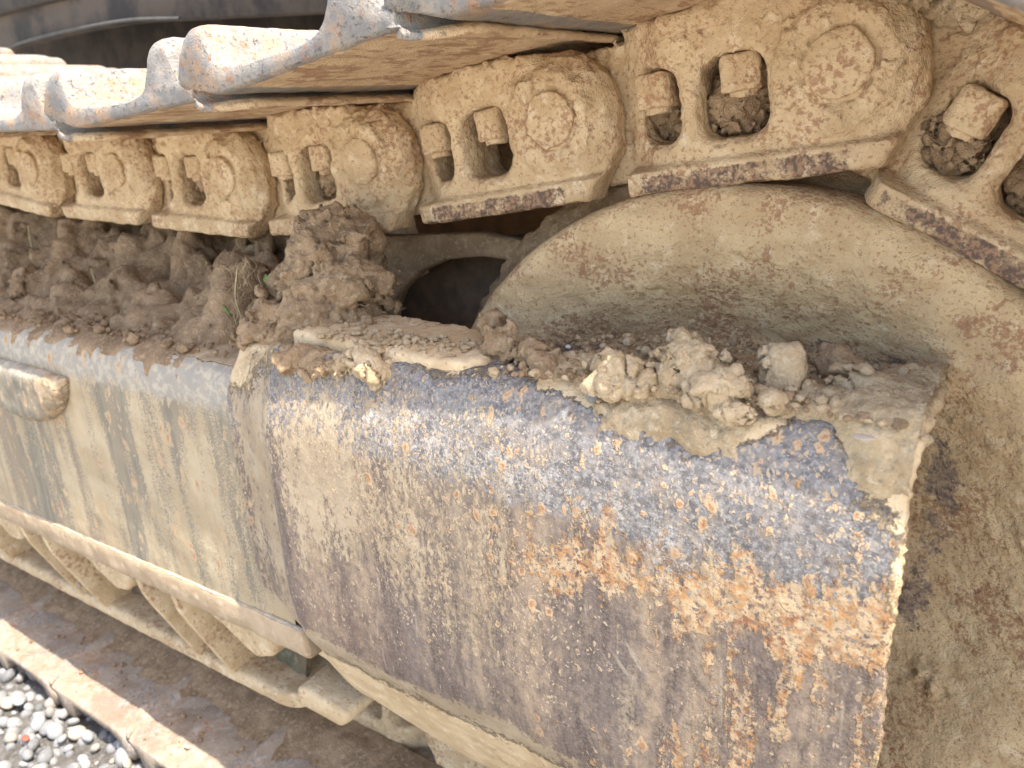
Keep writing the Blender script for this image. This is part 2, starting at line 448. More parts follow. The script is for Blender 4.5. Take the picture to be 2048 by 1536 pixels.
def mat_frame():
    s = S("frame_streaked_steel")
    stre = s.vec((1.0, 1.0, 0.12)); mid = s.vec((1.0, 1.0, 0.45))
    st = s.mix(s.ss(s.noise(120, 5, 0.65, stre), 0.38, 0.62), (0.175, 0.152, 0.112), (0.25, 0.205, 0.14))
    st = s.mix(s.ss(s.noise(9, 3, 0.6, stre), 0.45, 0.62), st, (0.25, 0.19, 0.125))
    du = s.ss(s.add(s.attr("dust"), s.mul(s.add(s.noise(34, 5, 0.6, stre), -0.5), 1.5), s.mul(s.add(s.noise(480, 3, 0.7), -0.5), 1.1)), 0.46, 0.64)
    dc = s.mix(s.ss(s.noise(20, 4, 0.6), 0.4, 0.65), (0.38, 0.285, 0.168), (0.46, 0.36, 0.225))
    col = s.mix(s.mul(du, 0.85), st, dc)
    pale = s.ss(s.add(s.attr("pale"), s.mul(s.add(s.noise(70, 5, 0.7), -0.5), 1.0)), 0.45, 0.75)
    pc = s.mix(s.ss(s.noise(110, 4, 0.65), 0.45, 0.6), (0.29, 0.26, 0.215), (0.42, 0.36, 0.27))
    col = s.mix(s.mul(pale, 0.8), col, pc)
    col, h = ringspots(s, col, 70, s.mul(s.attr("spots"), 0.5), mid, (0.42, 0.30, 0.18), (0.33, 0.165, 0.07), 0.44)
    col, h2 = ringspots(s, col, 150, s.mul(s.attr("spots"), 0.4), mid, (0.41, 0.31, 0.19), (0.34, 0.20, 0.095), 0.40)
    mud = s.ss(s.add(s.attr("mud"), s.mul(s.add(s.noise(42, 6, 0.66), -0.5), 1.4)), 0.45, 0.56)
    col = s.mix(mud, col, mud_colour(s, (0.42, 0.31, 0.195), (0.32, 0.225, 0.135), (0.48, 0.37, 0.24)))
    bump = s.add(s.mul(mud, 1.6), s.mul(h, 0.5), s.mul(s.noise(180, 5, 0.65), 0.9), s.mul(s.noise(900, 3, 0.6), 0.35))
    return s.done(col, s.mix(s.m('MAXIMUM', mud, du), (0.8,)*3, (0.94,)*3), bump, 0.0009, 0.25)

def mat_dust(name, a=TAN, b=TAN_D, c=TAN_L, flecks=0.5, green=0.0):
    s = S(name)
    col = mud_colour(s, a, b, c)
    if flecks: col = rust_flecks(s, col, flecks)
    if green: col = s.mix(s.mul(s.ss(s.noise(16, 4, 0.6), 0.45, 0.62), green), col, (0.13, 0.17, 0.11))
    return s.done(col, 0.93, mud_bump(s, 0.7), 0.0011, 0.2)

def mat_soil(name, a, b, c):
    s = S(name)
    col = s.mix(s.ss(s.noise(35, 6, 0.65), 0.36, 0.66), b, a)
    col = s.mix(s.mul(s.ss(s.noise(180, 5, 0.65), 0.5, 0.68), 0.8), col, c)
    col = s.mix(s.mul(s.ss(s.noise(420, 3, 0.7), 0.56, 0.7), 0.6), col, b)
    bump = s.add(s.mul(s.noise(120, 6, 0.68), 2.4), s.mul(s.noise(480, 4, 0.65), 1.0), s.mul(s.noise(1400, 2, 0.6), 0.3))
    return s.done(col, 0.95, bump, 0.0018, 0.15)

def mat_stone():
    s = S("gravel_stone")
    t = s.attr("tone")
    col = s.mix(t, (0.10, 0.099, 0.097), (0.31, 0.305, 0.29))
    col = s.mix(s.mul(s.ss(s.noise(140, 5, 0.65), 0.45, 0.65), 0.4), col, (0.30, 0.285, 0.265))
    col = s.mix(s.mul(s.attr("warm"), 0.8), col, (0.46, 0.36, 0.25))
    col = s.mix(s.attr("red"), col, (0.28, 0.085, 0.055))
    return s.done(col, 0.95, s.add(s.noise(260, 5, 0.65), s.mul(s.noise(900, 3), 0.4)), 0.0009, 0.3)

def mat_plain(name, c, rough=0.8, sc=60, c2=None, spec=0.3):
    s = S(name)
    col = s.mix(s.ss(s.noise(sc, 5, 0.65), 0.4, 0.65), c, c2 or tuple(x*0.7 for x in c))
    return s.done(col, rough, s.noise(sc*5, 4, 0.6), 0.0006, spec)

MLINK = mat_link(); MSHOE = mat_shoe(); MGSHOE = mat_ground_shoe(); MIDLER = mat_idler(); MCOVER = mat_cover(); MFRAME = mat_frame()
MDUST = mat_dust("dried_mud_dust"); MRIB = mat_dust("dusty_green_steel", TAN, TAN_D, TAN_L, 0.3, 0.0)
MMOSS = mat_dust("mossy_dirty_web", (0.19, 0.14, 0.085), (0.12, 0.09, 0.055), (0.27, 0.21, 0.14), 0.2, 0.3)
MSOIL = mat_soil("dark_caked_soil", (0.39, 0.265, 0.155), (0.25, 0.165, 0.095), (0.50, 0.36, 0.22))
MCLOD = mat_soil("brown_clod_soil", (0.42, 0.285, 0.165), (0.27, 0.178, 0.10), (0.51, 0.375, 0.23))
MPALE = mat_soil("pale_clod_soil", (0.61, 0.46, 0.285), (0.47, 0.335, 0.19), (0.66, 0.525, 0.35))
MCRUST = mat_soil("dried_crust_soil", (0.60, 0.455, 0.275), (0.42, 0.30, 0.17), (0.66, 0.53, 0.35))
MSTONE = mat_stone()
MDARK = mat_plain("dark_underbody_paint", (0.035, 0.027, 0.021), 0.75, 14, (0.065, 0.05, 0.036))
MINNER = mat_plain("brown_inner_plate", (0.16, 0.10, 0.06), 0.85, 40, (0.10, 0.07, 0.045))
MLEAF = mat_plain("fresh_green_leaf", (0.17, 0.27, 0.08), 0.6, 300, (0.12, 0.20, 0.06))
MSTRAW = mat_plain("dry_root", (0.42, 0.33, 0.18), 0.8, 200)

# ------------------------------------------------------------------ track frame (one welded thing with its guard)
frame = tag(empty("crawler_undercarriage", (-0.6, 0.05, -0.4)), "dusty rust-streaked steel side beam with a big bulging guard plate beside the idler", "undercarriage")
def fpart(name, me): 
    o = obj(name, me, frame); o.location = -Vector(frame.location); return o
def freloc(o):
    o.parent = frame; o.location = -Vector(frame.location); return o

# side plate: section in (Y,z) swept along x
def side_plate():
    sec = catmull([(.06, -.190), (0, -.196), (-.07, -.200), (-.103, -.203), (-.118, -.209), (-.1255, -.222), (-.1285, -.245), (-.130, -.30), (-.131, -.37), (-.132, -.45)], 24)
    sec = resample(sec, 150)
    xs = np.r_[np.arange(-2.4, -1.2, .008), np.arange(-1.2, -.40, .0028)]
    X = xs[:, None] + 0*sec[None, :, 0]; Yv = sec[None, :, 0] + 0*X; Z = sec[None, :, 1] + .012*(X+.45)
    P = np.stack([X, Yv, Z], 2)
    n = gridnormals(P); n *= np.sign(-n[:, 100:101, 1:2] + 1e-9)
    d = .0016*fbm(X, Yv, Z, 18, 3, 3) + .0005*fbm(X, Yv, Z*.4, 90, 3, 5)
    P = P + n*d[..., None]
    zr = Z - .012*(X+.45)
    dust = .52 + .20*sstep(X, -.75, -.55)*sstep(-zr, .22, .34) + .25*fbm(X, 0*X, Z*.12, 16, 2, 9)
    mud = sstep(-Yv, .118, .100)*1.3
    pale = sstep(zr, -.275, -.215)*sstep(-Yv, .095, .118)  # paler top edge paints in the strip grazed by the sun
    return gridmesh("side_plate", P, MFRAME, {"dust": dust, "mud": mud, "pale": pale, "spots": np.clip(.75*sstep(X, -1.0, -.6)+.55+0*Z, 0, 1.4)})
fpart("side_plate", side_plate())

TILT = .026
def zt(x): return TILT*(x+.45)
# bottom rail lip, web and lower flange (channel section under the plate)
def sweep(name, ctrl, x0, x1, mat, dx=.004, n=70, amp=.0009, seed=1, attrs=None, round_end=0.0):
    sec = resample(catmull(ctrl, 8), n)
    xs = np.arange(x0, x1+1e-9, dx)
    X = xs[:, None] + 0*sec[None, :, 0]; Yv = sec[None, :, 0]+0*X; Z = sec[None, :, 1] + TILT*(X+.45)
    if round_end > 0:
        t = np.clip((X-(x1-round_end))/round_end, 0, 1)
        sh = round_end*(1-np.sqrt(np.clip(1-t*t, 0, 1)))
        Yv = np.where(Yv < sh+sec[:, 0].min(), np.minimum(sh+sec[:, 0].min(), .0), Yv)
    P = np.stack([X, Yv, Z], 2)
    P = P + gridnormals(P)*(amp*fbm(X, Yv, Z, 40, 4, seed))[..., None]
    P = np.concatenate([P, P[-1:]*.6+P[-1:].mean(1, keepdims=True)*.4, P[-1:]*0+P[-1:].mean(1, keepdims=True)], 0)
    X, Yv, Z = P[..., 0], P[..., 1], P[..., 2]
    return gridmesh(name, P, mat, attrs(X, Yv, Z) if attrs else None)
lip_attr = lambda X, Y, Z: {"dust": np.where(Y > -.1325, -.35, .8)+0*X, "mud": sstep(-Y, .133, .136)*.8, "pale": .9*np.exp(-((Z-TILT*(X+.45)+.442)/.004)**2)*sstep(-Y, .128, .133), "spots": .3+0*X}
fpart("bottom_rail", sweep("bottom_rail", [(-.115, -.448), (-.124, -.4445), (-.1305, -.4405), (-.1340, -.4400), (-.1362, -.444), (-.1368, -.455), (-.1356, -.4665), (-.132, -.471), (-.12, -.472), (-.05, -.474)], -2.4, -.385, MFRAME, attrs=lip_attr, seed=21))
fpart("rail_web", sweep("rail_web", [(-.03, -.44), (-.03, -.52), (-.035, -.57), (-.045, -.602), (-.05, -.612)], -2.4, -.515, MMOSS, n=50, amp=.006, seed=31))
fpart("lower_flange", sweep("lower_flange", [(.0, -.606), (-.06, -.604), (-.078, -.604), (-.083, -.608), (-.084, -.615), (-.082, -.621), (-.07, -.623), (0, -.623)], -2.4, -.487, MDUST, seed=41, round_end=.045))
# gussets between rail and lower flange
GX = [-.605, -.672, -.885, -.945, -1.16, -1.225, -1.44, -1.505]
for i, gx in enumerate(GX):
    dz = zt(gx)
    poly = catmull([(-.133, -.465), (-.130, -.487), (-.125, -.505), (-.108, -.548), (-.085, -.606)], 6).tolist() + [(-.02, -.606), (-.02, -.447)]
    g = prism("gusset", [(a, b+dz) for a, b in poly], gx-.0045, gx+.0045, MDUST, .0022, None, 'x')
    freloc(g)
# stepped roller brackets hanging under the rail
def bracket_mesh(x0, seed):
    dz = zt(x0)
    def f(x, y, z):
        zz = z-dz
        a = np.hypot((x-x0+.024)*.9, (zz+.470)) - .040
        b = np.hypot((x-x0-.024), (zz+.494)) - .038
        c = np.hypot((x-x0+.002), (zz+.482)) - .040
        d2 = smin(smin(a, b, .006), c, .006)
        d = smax(d2, np.maximum(-.110-y, y+.03), .010)
        return np.maximum(d, zz+.466)
    p, q = surfnet(f, (x0-.10, -.135, -.56+dz), (x0+.095, -.02, -.445+dz), .003, lambda x, y, z: .0016*fbm(x, y, z, 55, 4, seed))
    return mesh_np("roller_bracket", p, q, MDUST)
for i, bx in enumerate((-.535, -.80, -1.075, -1.35)):
    fpart("roller_bracket", bracket_mesh(bx, 50+i))
# dirt piled in the channel
# foot block under the guard
o = prism("guard_foot", [(-.450, -.545), (-.437, -.540), (-.380, -.545), (-.375, -.553), (-.390, -.567), (-.448, -.566)], -.112, -.06, MDUST, .005, None, 'y'); freloc(o)

# ---- idler guard plate
XR = .074
def guard_grid(nx_step=.0022, ns=330):
    sec = catmull([(.004, -.180), (-.03, -.172), (-.07, -.166), (-.105, -.163), (-.127, -.1685), (-.141, -.184), (-.148, -.208), (-.1505, -.24), (-.151, -.30), (-.151, -.37), (-.1495, -.412), (-.144, -.432), (-.132, -.462), (-.112, -.505), (-.088, -.55), (-.060, -.592)], 30)
    sec = resample(sec, ns)
    xs = np.arange(-.4525, XR, nx_step)
    X = xs[:, None]+0*sec[None, :, 0]
    Yv = sec[None, :, 0]+0*X; Z = sec[None, :, 1]+0*X
    front = sstep(-Yv, .09, .135)
    # left end steps back and rolls into the frame plate
    yo = .017*sstep(-X, .362, .43) + .028*sstep(-X, .4395, .4525)**1.6
    yo = yo - .0055*np.exp(-((X+.372)/.010)**2)*sstep(-Z, .2, .26)*0 
    Yv = Yv + yo*front
    Z = Z - (.026*sstep(-X, .08, .40))*sstep(-Z, .16, .19)*sstep(Z, -.50, -.24) - .026*sstep(-X, .08, .40)*sstep(Yv, -.13, -.11)*(Z > -.2)*.75
    # raised fold line along left
    Yv = Yv + .0035*np.exp(-((X+.385-.03*(Z+.2))/.009)**2)*front
    # bottom edge climbs to the left
    zb = np.interp(X, [-.4525, -.42, -.345, -.25, -.14, .074], [-.492, -.500, -.520, -.566, -.596, -.60])
    k = np.clip((Z+.44)/(-.6+.44), 0, 1)
    Zn = -.44 + k*(zb+.44); Yn = np.interp(Zn, sec[::-1, 1], sec[::-1, 0])
    low = Z < -.44
    Z = np.where(low, Zn, Z); Yv = np.where(low, Yn + yo*sstep(Z, -.56, -.46), Yv)
    X = X + .022*sstep(-Z, .36, .50)*sstep(-X, .30, .4525)
    P = np.stack([X, Yv, Z], 2)
    return P
def guard():
    P = guard_grid()
    n = gridnormals(P)
    if n[100, 200, 1] > 0: n = -n
    X, Y, Z = P[..., 0], P[..., 1], P[..., 2]
    rb = sstep(X, -.16, -.02)*sstep(-Z, .20, .245)*sstep(Z, -.36, -.27)
    d = .0012*fbm(X, Y, Z, 9, 3, 3) + .00035*fbm(X, Y, Z*.5, 120, 4, 4) + .0004*rb*fbm(X, Y, Z, 200, 3, 8)
    top = sstep(Z, -.190, -.172)*sstep(-Y, .155, .135)
    d = d + .0025*top*np.clip(fbm(X, Y, Z, 60, 4, 6)+.2, 0, 1)
    P = P + n*d[..., None]
    # wrap the right edge back: plate thickness with a crumbly mud rim
    jit = .0022*fbm(0*Z[-1], Y[-1], Z[-1], 55, 5, 12, .72) + .0012*np.clip(fbm(0*Z[-1], Y[-1], Z[-1], 260, 3, 13), -.2, 1)
    cols = []
    for off, dep in ((.0006, .0005), (.0014, .002), (.0016, .005), (.0010, .009), (-.004, .011), (-.03, .012)):
        c = P[-1] - n[-1]*dep
        c[:, 0] += off + jit*(1 if off > .001 else .3)
        cols.append(c)
    P = np.concatenate([P, np.stack(cols)], 0)
    X, Y, Z = P[..., 0], P[..., 1], P[..., 2]
    W = fbm(X, 0*X, 0*Z, 22, 3, 77)
    W2 = fbm(X, 0*X, Z*.25, 40, 3, 78)
    def blob(x, z, rx, rz, a=1.0): return a*np.exp(-((X-x)/rx)**2-((Z-z)/rz)**2)
    ledge = sstep(-Y, .150, .122)*sstep(Z, -.25, -.20)
    shoulder = sstep(X, .03, .07)*sstep(Z, -.225, -.175) 
    mud = 1.2*sstep(-Y, .145, .118)*sstep(Z, -.25, -.20)*(1+.5*W)*np.interp(X, [-.45, -.30, -.16, -.10], [.75, .45, .45, 1]) + shoulder*1.1 + sstep(X, XR-.008, XR+.001)*(.45+.5*fbm(0*X, 0*X, Z, 25, 3, 31))
    mud = mud + 1.15*sstep(-Z, .430, .475)*np.interp(X, [-.45, -.2, .07], [1.2, 1, .9]) + blob(-.02, -.17, .03, .02, .5) + sstep(Z, -.185, -.165)*(X > -.13)*.9 - blob(.028, -.168, .022, .022, 1.9) - blob(-.122, -.183, .035, .016, 1.2)
    fold = sstep(-Z, .402, .436)*np.interp(X, [-.45, -.3, -.1, .07], [1, 1, .8, .7])
    dust = .20 + .46*sstep(-X, .07, .25)*sstep(Z, -.47, -.33) + .14*sstep(-X, .27, .38) + .9*fold + .16*sstep(X, .0, .06)*sstep(-Z, .25, .3)
    dust = dust - .75*blob(-.30, -.375, .07, .045) - .5*blob(-.23, -.40, .09, .04) - .40*blob(-.372, -.33, .012, .10)
    rust_l = .55*sstep(-X, .405, .435)*sstep(Z, -.42, -.3)
    dust = dust - .30*sstep(-X, .400, .432)*sstep(Z, -.44, -.36) + .10*sstep(-X, .39, .41) + .10*W2 - .35*sstep(-X, .16, .10)*sstep(-Z, .22, .3)
    dust = dust - .30*sstep(Z, -.255, -.205)*(X > -.37)
    blue = 1.05*sstep(Z, -.262, -.205)*np.interp(X, [-.45, -.36, -.2, .0, .07], [.55, .8, 1, 1, 1]) + blob(.05, -.225, .05, .03, .6) + blob(-.03, -.215, .10, .03, .5)
    pale = .85*np.exp(-((Z+.228+.10*(X+.05))/.026)**2)*np.interp(X, [-.45, -.36, -.22, .0, .075], [.2, .55, .95, .8, .6]) + blob(-.035, -.262, .03, .02, .6)
    rust = .95*np.exp(-((Z+.266-.05*X)/.030)**2)*sstep(X, -.15, -.05) + .22*np.exp(-((Z+.21)/.03)**2)*sstep(X, -.16, .0)
    rust = rust + .36*sstep(X, -.03, .03)*sstep(Z, -.42, -.27)*sstep(-Z, .22, .26)*(.7+1.4*W2) + .45*blob(-.12, -.27, .05, .06) + .28*sstep(X, -.30, -.12)*sstep(Z, -.34, -.26)
    rust = rust + .30*blob(-.07, -.36, .02, .08) + .1
    rust = rust + rust_l
    blue = blue + .5*sstep(-X, .405, .435)*sstep(Z, -.36, -.22)
    spots = .45*sstep(Z, -.25, -.20) + .85*sstep(-X, .06, .20)*sstep(X, -.46, -.40)*sstep(Z, -.34, -.27)*sstep(-Z, .18, .22) + .80*blob(-.17, -.31, .07, .07) + .18*sstep(Z, -.45, -.3) + .08
    drip = 1.12*sstep(X, -.11, .0)*sstep(-Z, .25, .30)*np.interp(Z, [-.6, -.42, -.30], [.62, .88, 1.05]) + .70*blob(-.15, -.30, .06, .07) + .60*blob(-.10, -.40, .05, .10) + .45*blob(-.20, -.36, .05, .08)
    red = 1.0*blob(-.31, -.40, .06, .035) + .7*blob(-.38, -.40, .03, .06)
    return gridmesh("idler_guard", P, MCOVER, {k: np.clip(v+0*X, 0, 1.6) for k, v in dict(mud=mud, dust=dust, blue=blue, pale=pale, rust=rust, spots=spots, red=red, drip=drip).items()})
fpart("idler_guard", guard())

# flat lug bar lying on the guard's top, and its inner yoke arch
lug_poly = catmull([(-.335, -.116), (-.28, -.121), (-.23, -.125), (-.20, -.126), (-.184, -.120), (-.180, -.106), (-.192, -.088), (-.212, -.066), (-.24, -.050), (-.30, -.044)], 5).tolist() + [(-.37, -.04), (-.37, -.11)]
def lug():
    pts = np.array(lug_poly)
    def f(x, y, z):
        # 2-D polygon distance in (x,y)
        d = np.full(x.shape, 1e9); s = np.ones(x.shape)
        for i in range(len(pts)):
            a, b = pts[i], pts[i-1]
            ex, ey = b-a; wx, wy = x-a[0], y-a[1]
            t = np.clip((wx*ex+wy*ey)/(ex*ex+ey*ey+1e-12), 0, 1)
            d = np.minimum(d, (wx-ex*t)**2+(wy-ey*t)**2)
            c1 = y >= a[1]; c2 = y < b[1]; c3 = ex*wy > ey*wx
            fl = (c1 & c2 & c3) | (~c1 & ~c2 & ~c3)
            s = np.where(fl, -s, s)
        d2 = s*np.sqrt(d)
        zo = z + .10*(x+.26)*0
        return smax(d2, np.maximum(zo+.1635, -.19-zo), .006)
    def det(x, y, z): return .0012*fbm(x, y, z, 70, 4, 5) + .002*np.clip(fbm(x, y, z, 130, 3, 6)-.1, 0, 1)
    p, q = surfnet(f, (-.38, -.15, -.195), (-.15, -.03, -.15), .0022, det)
    return mesh_np("top_lug", p, q, MDUST)
fpart("top_lug", lug())
arch = [(-.62, -.21), (-.44, -.21), (-.415, -.195), (-.40, -.172), (-.375, -.152), (-.34, -.138), (-.30, -.133), (-.255, -.136), (-.21, -.146), (-.16, -.16), (-.10, -.165), (-.13, -.135), (-.22, -.122), (-.3, -.112), (-.40, -.118), (-.62, -.125)]
freloc(prism("yoke_arch", [(a, b) for a, b in arch], .050, .066, MCLOD, .004, None, 'y'))
freloc(prism("inner_plate", [(-.70, -.40), (-.05, -.40), (-.05, -.20), (-.12, -.125), (-.22, -.112), (-.32, -.125), (-.42, -.17), (-.70, -.2)], .10, .115, MINNER, .003, None, 'y'))
freloc(prism("far_side_plate", [(-2.4, -.45), (-.1, -.45), (-.1, -.2), (-.2, -.1), (-.46, -.105), (-.62, -.125), (-2.4, -.13)], .30, .315, MINNER, .003, None, 'y'))

# half-round lug on the frame side, at the left edge of the photo
def flank_lug():
    def f(x, y, z):
        zz = z-zt(x)*.4
        d2 = np.maximum(np.hypot((x+.815)/1.55, zz+.238)-.068, zz+.240+.02*(x+.8))
        d = smax(d2, np.maximum(-.146-y, y+.12), .016)
        return d
    p, q = surfnet(f, (-.96, -.165, -.35), (-.67, -.11, -.21), .0026, lambda x, y, z: .0016*fbm(x, y, z, 50, 4, 4))
    X, Y, Z = p.T
    at = {"dust": -.15+.6*sstep(X, -.765, -.73), "mud": .55*sstep(X, -.775, -.745), "pale": .7*sstep(Z, -.262, -.246), "spots": 2.2+0*X}
    return mesh_np("side_lug", p, q, MFRAME, True, at)
fpart("side_lug", flank_lug())

# ------------------------------------------------------------------ idler wheel
IC = (-.0608, 0, -.3258)
idler = tag(empty("idler_wheel", IC), "large round idler wheel caked in tan mud, half hidden by the guard plate", "idler wheel")
def idler_face():
    prof = [(.060, .035), (.085, .030), (.12, .026), (.150, .021), (.175, .010), (.20, -.003), (.222, -.009), (.240, -.0105), (.250, -.0095), (.2565, -.0055), (.2598, .002), (.2605, .012), (.2600, .034)]
    pr = resample(catmull(prof, 12), 150)
    n = 620
    th = np.linspace(0, 2*np.pi, n+1)
    R = pr[:, 0][:, None] + 0*th[None]; Yv = pr[:, 1][:, None]+0*th[None]
    X = R*np.cos(th); Z = R*np.sin(th)
    P = np.stack([X, Yv, Z], 2)
    nn = gridnormals(P); 
    if nn[60, 10, 1] > 0: nn = -nn
    d = .0016*fbm(X, Yv, Z, 16, 3, 2) + .0011*fbm(X, Yv, Z, 70, 4, 3) + .0016*np.clip(fbm(X, Yv, Z, 45, 4, 9)-.18, 0, 1)
    ch = np.exp(-((X-.075)/.03)**2-((Z-.215)/.018)**2) + .8*np.exp(-((X-.215)/.02)**2-((Z-.02)/.012)**2) + .6*np.exp(-((X-.19)/.02)**2-((Z-.11)/.012)**2)
    d = d + .006*ch*np.clip(fbm(X, Yv, Z, 85, 4, 14)+.25, 0, 1)
    for cx, cz, rx, rz, hh in ((.170, .120, .014, .010, .007), (.145, -.075, .016, .012, .008), (.130, .0, .010, .008, .004), (.02, .22, .02, .010, .004), (-.055, .19, .018, .008, .004), (.19, .06, .012, .014, .005)):
        d = d + hh*np.exp(-((X-cx)/rx)**2-((Z-cz)/rz)**2)*np.clip(fbm(X, Yv, Z, 110, 5, 24, .6)+.3, 0, 1.3)
    lip = sstep(R, .246, .2575)
    P = P + nn*(d*(1-.75*lip))[..., None]
    w = fbm(X, Yv, Z, 40, 4, 6)
    drab = .80*np.exp(-((X-.137)/.016)**2-((Z-.07)/.055)**2) + .75*np.exp(-((X-.13)/.014)**2-((Z+.02)/.035)**2) + .62*np.exp(-((X-.075)/.07)**2-((Z-.155)/.012)**2)  # browner patches beside the guard; last strip paints in shade above its ledge
    return gridmesh("wheel_face", P, MIDLER, {"drab": drab})
obj("wheel_face", idler_face(), idler)
def lathe(prof, n, name, mat, amp, sc, seed):
    pr = resample(catmull(prof, 6), 70); th = np.linspace(0, 2*np.pi, n+1)
    X = pr[:, 0][:, None]*np.cos(th); Z = pr[:, 0][:, None]*np.sin(th); Yv = pr[:, 1][:, None]+0*X
    P = np.stack([X, Yv, Z], 2)
    P = P + gridnormals(P)*(amp*fbm(X, Yv, Z, sc, 5, seed))[..., None]
    return gridmesh(name, P, mat)
obj("guide_flange", lathe([(.258, .036), (.268, .040), (.281, .047), (.284, .056), (.284, .13), (.281, .140), (.266, .148), (.258, .152)], 500, "guide_flange", MCLOD, .005, 60, 5), idler)
obj("far_tread", lathe([(.255, .15), (.2598, .155), (.2598, .195), (.25, .20), (.1, .19), (.05, .18)], 120, "far_tread", MIDLER, .001, 40, 6), idler)
obj("hub", lathe([(.02, -.012), (.05, -.012), (.062, -.005), (.064, .03)], 64, "hub", MDUST, .001, 40, 7), idler)

# ------------------------------------------------------------------ track links
def win2(u, v):
    def rb(cx, cy, hx, hy, r):
        qx = np.abs(u-cx)-hx+r; qy = np.abs(v-cy)-hy+r
        return np.hypot(np.maximum(qx, 0), np.maximum(qy, 0)) + np.minimum(np.maximum(qx, qy), 0) - r
    a = rb(-.1137, -.0055, .0163, .0235, .0125); b = rb(-.0633, -.0062, .0212, .0250, .0135)
    return a, b
HP = []
def _hull():
    poly = [(-.143, .0495), (-.045, .0495), (.0, .0437), (.0437, 0), (.0425, -.0255), (.0200, -.0595), (-.143, -.0595)]
    for i in range(len(poly)):
        a = np.array(poly[i]); b = np.array(poly[(i+1) % len(poly)])
        e = b-a; e /= np.linalg.norm(e); n = np.array([-e[1], e[0]])
        HP.append((n, n @ a))
_hull()
def link_sdf(u, y, v):
    p = np.full(u.shape, -1.0)
    for n, c in HP: p = np.maximum(p, n[0]*u+n[1]*v-c)
    p = np.minimum(p, np.hypot(u, v)-.0437)
    a, b = win2(u, v)
    tr = sstep(-u, .100, .148)
    r = np.hypot(u, v)
    pad = sstep(np.hypot(u+.003, (v+.002)*.95), .0385, .0300)
    rail = sstep(-v, .0400, .0450)*sstep(-u, .1475, .134)
    F = .024*tr*(1-rail) - .0046*pad - .0050*rail + .0065*sstep(np.hypot(u+.004, v+.004), .036, .050)*sstep(u, -.022, .004)*(1-rail)
    F = F + .0018*sstep(np.minimum(a, b), .006, -.001)            # soft window lips
    F = F + .0022*np.exp(-((r-.0202)/.0016)**2)                    # groove round the pin
    F = F + .0030*sstep(r, .0385, .0437)*(u > -.01)*sstep(v, -.03, -.02)
    back = .050 - .026*sstep(u, -.050, -.036)
    railc = (-v-.0595) + .55*(-(y+.0055)) - .001                    # worn bevel under the rail front
    w = np.minimum(a, b)
    d2 = smax(p, -w, .004)
    d = smax(d2, F - y, .006)
    d = np.maximum(d, y-back)
    d = smax(d, railc, .003)
    # inner left eye, tucked behind the next boss
    q = np.minimum(np.hypot(u+.19, v)-.0435, np.maximum(np.maximum(v-.0415, -.052-v), np.maximum(-.19-u, u+.11)))
    q = smax(q, -w, .004)
    e = smax(q, .0262-y, .005); e = np.maximum(e, y-.050)
    return smin(d, e, .004)
def link_mesh(h, seed, lump=1.0, wr=.80):
    def det(u, y, v):
        s = seed*3.7
        base = .0010*fbm(u+s, y, v, 45, 4, 1) + .00045*fbm(u+s, y, v, 190, 3, 2)
        pad = sstep(np.hypot(u, v), .046, .030)
        clump = np.clip(fbm(u+s, y, v, 95, 5, 3, .58)-.02, 0, 1)*.0030*(.45+pad*.8+.7*sstep(v, .005, .03)) + .0006*(.5-worley(u+s, y, v, 140, 7))
        pit = -np.clip(fbm(u-s, y, v, 160, 3, 4)-.35, 0, 1)*.002
        rail = sstep(-v, .040, .046)
        return lump*(base + (clump + pit)*(1-.7*rail))
    p, q = surfnet(lambda a, b, c: link_sdf(a, b, c), (-.24, -.016, -.068), (.052, .056, .052), h, det)
    u, y, v = p.T
    wear = sstep(-v, .0445, .0475)*sstep(-y, -.006, .001)*sstep(-v, .0615, .058)*sstep(-u, .143, .125)*sstep(u, .014, .004)*sstep(-u, -.03, -.005)
    wear = np.clip(sstep(-v, .0445, .0475)*sstep(y, .010, .001)*sstep(u, -.142, -.128)*sstep(-u, -.013, -.001), 0, 1)
    return mesh_np("link_plate", p, q, MLINK, True, {"wear": wear*wr})
def nut_mesh(seed, rot=0.0):
    def f(x, y, z):
        hx, hy, hz, r = .0123, .0118, .0110, .0028
        ch = (np.abs(x)+np.abs(y))*.7071-.0142
        qx, qy, qz = np.abs(x)-hx+r, np.abs(y)-hy+r, np.abs(z)-hz+r
        d = np.sqrt(np.maximum(qx, 0)**2+np.maximum(qy, 0)**2+np.maximum(qz, 0)**2)+np.minimum(np.maximum(np.maximum(qx, qy), qz), 0)-r
        d = smax(d, ch, .002)
        t = np.maximum(np.hypot(x, y)-.0085, np.maximum(-z-.0145, z))
        return np.minimum(d, t)
    p, q = surfnet(f, (-.016, -.016, -.018), (.016, .016, .014), .0011, lambda x, y, z: .0007*fbm(x+seed, y, z, 110, 4, 3)+.0008*np.clip(fbm(x+seed, y, z, 210, 3, 5), 0, 1))
    return mesh_np("nut", p, q, MLINK, True, {"wear": 0*p[:, 0]})
def pin_mesh(seed):
    def f(x, y, z):
        return smax(np.hypot(x, z)-.0188, np.maximum(-.0076-y, y-.03), .0025)
    p, q = surfnet(f, (-.023, -.015, -.023), (.023, .034, .023), .0012, lambda x, y, z: .0006*fbm(x+seed, y, z, 60, 4, 3)+.0020*np.clip(fbm(x+seed, y, z, 140, 4, 5)-.05, 0, 1))
    return mesh_np("pin", p, q, MLINK, True, {"wear": 0*p[:, 0]})

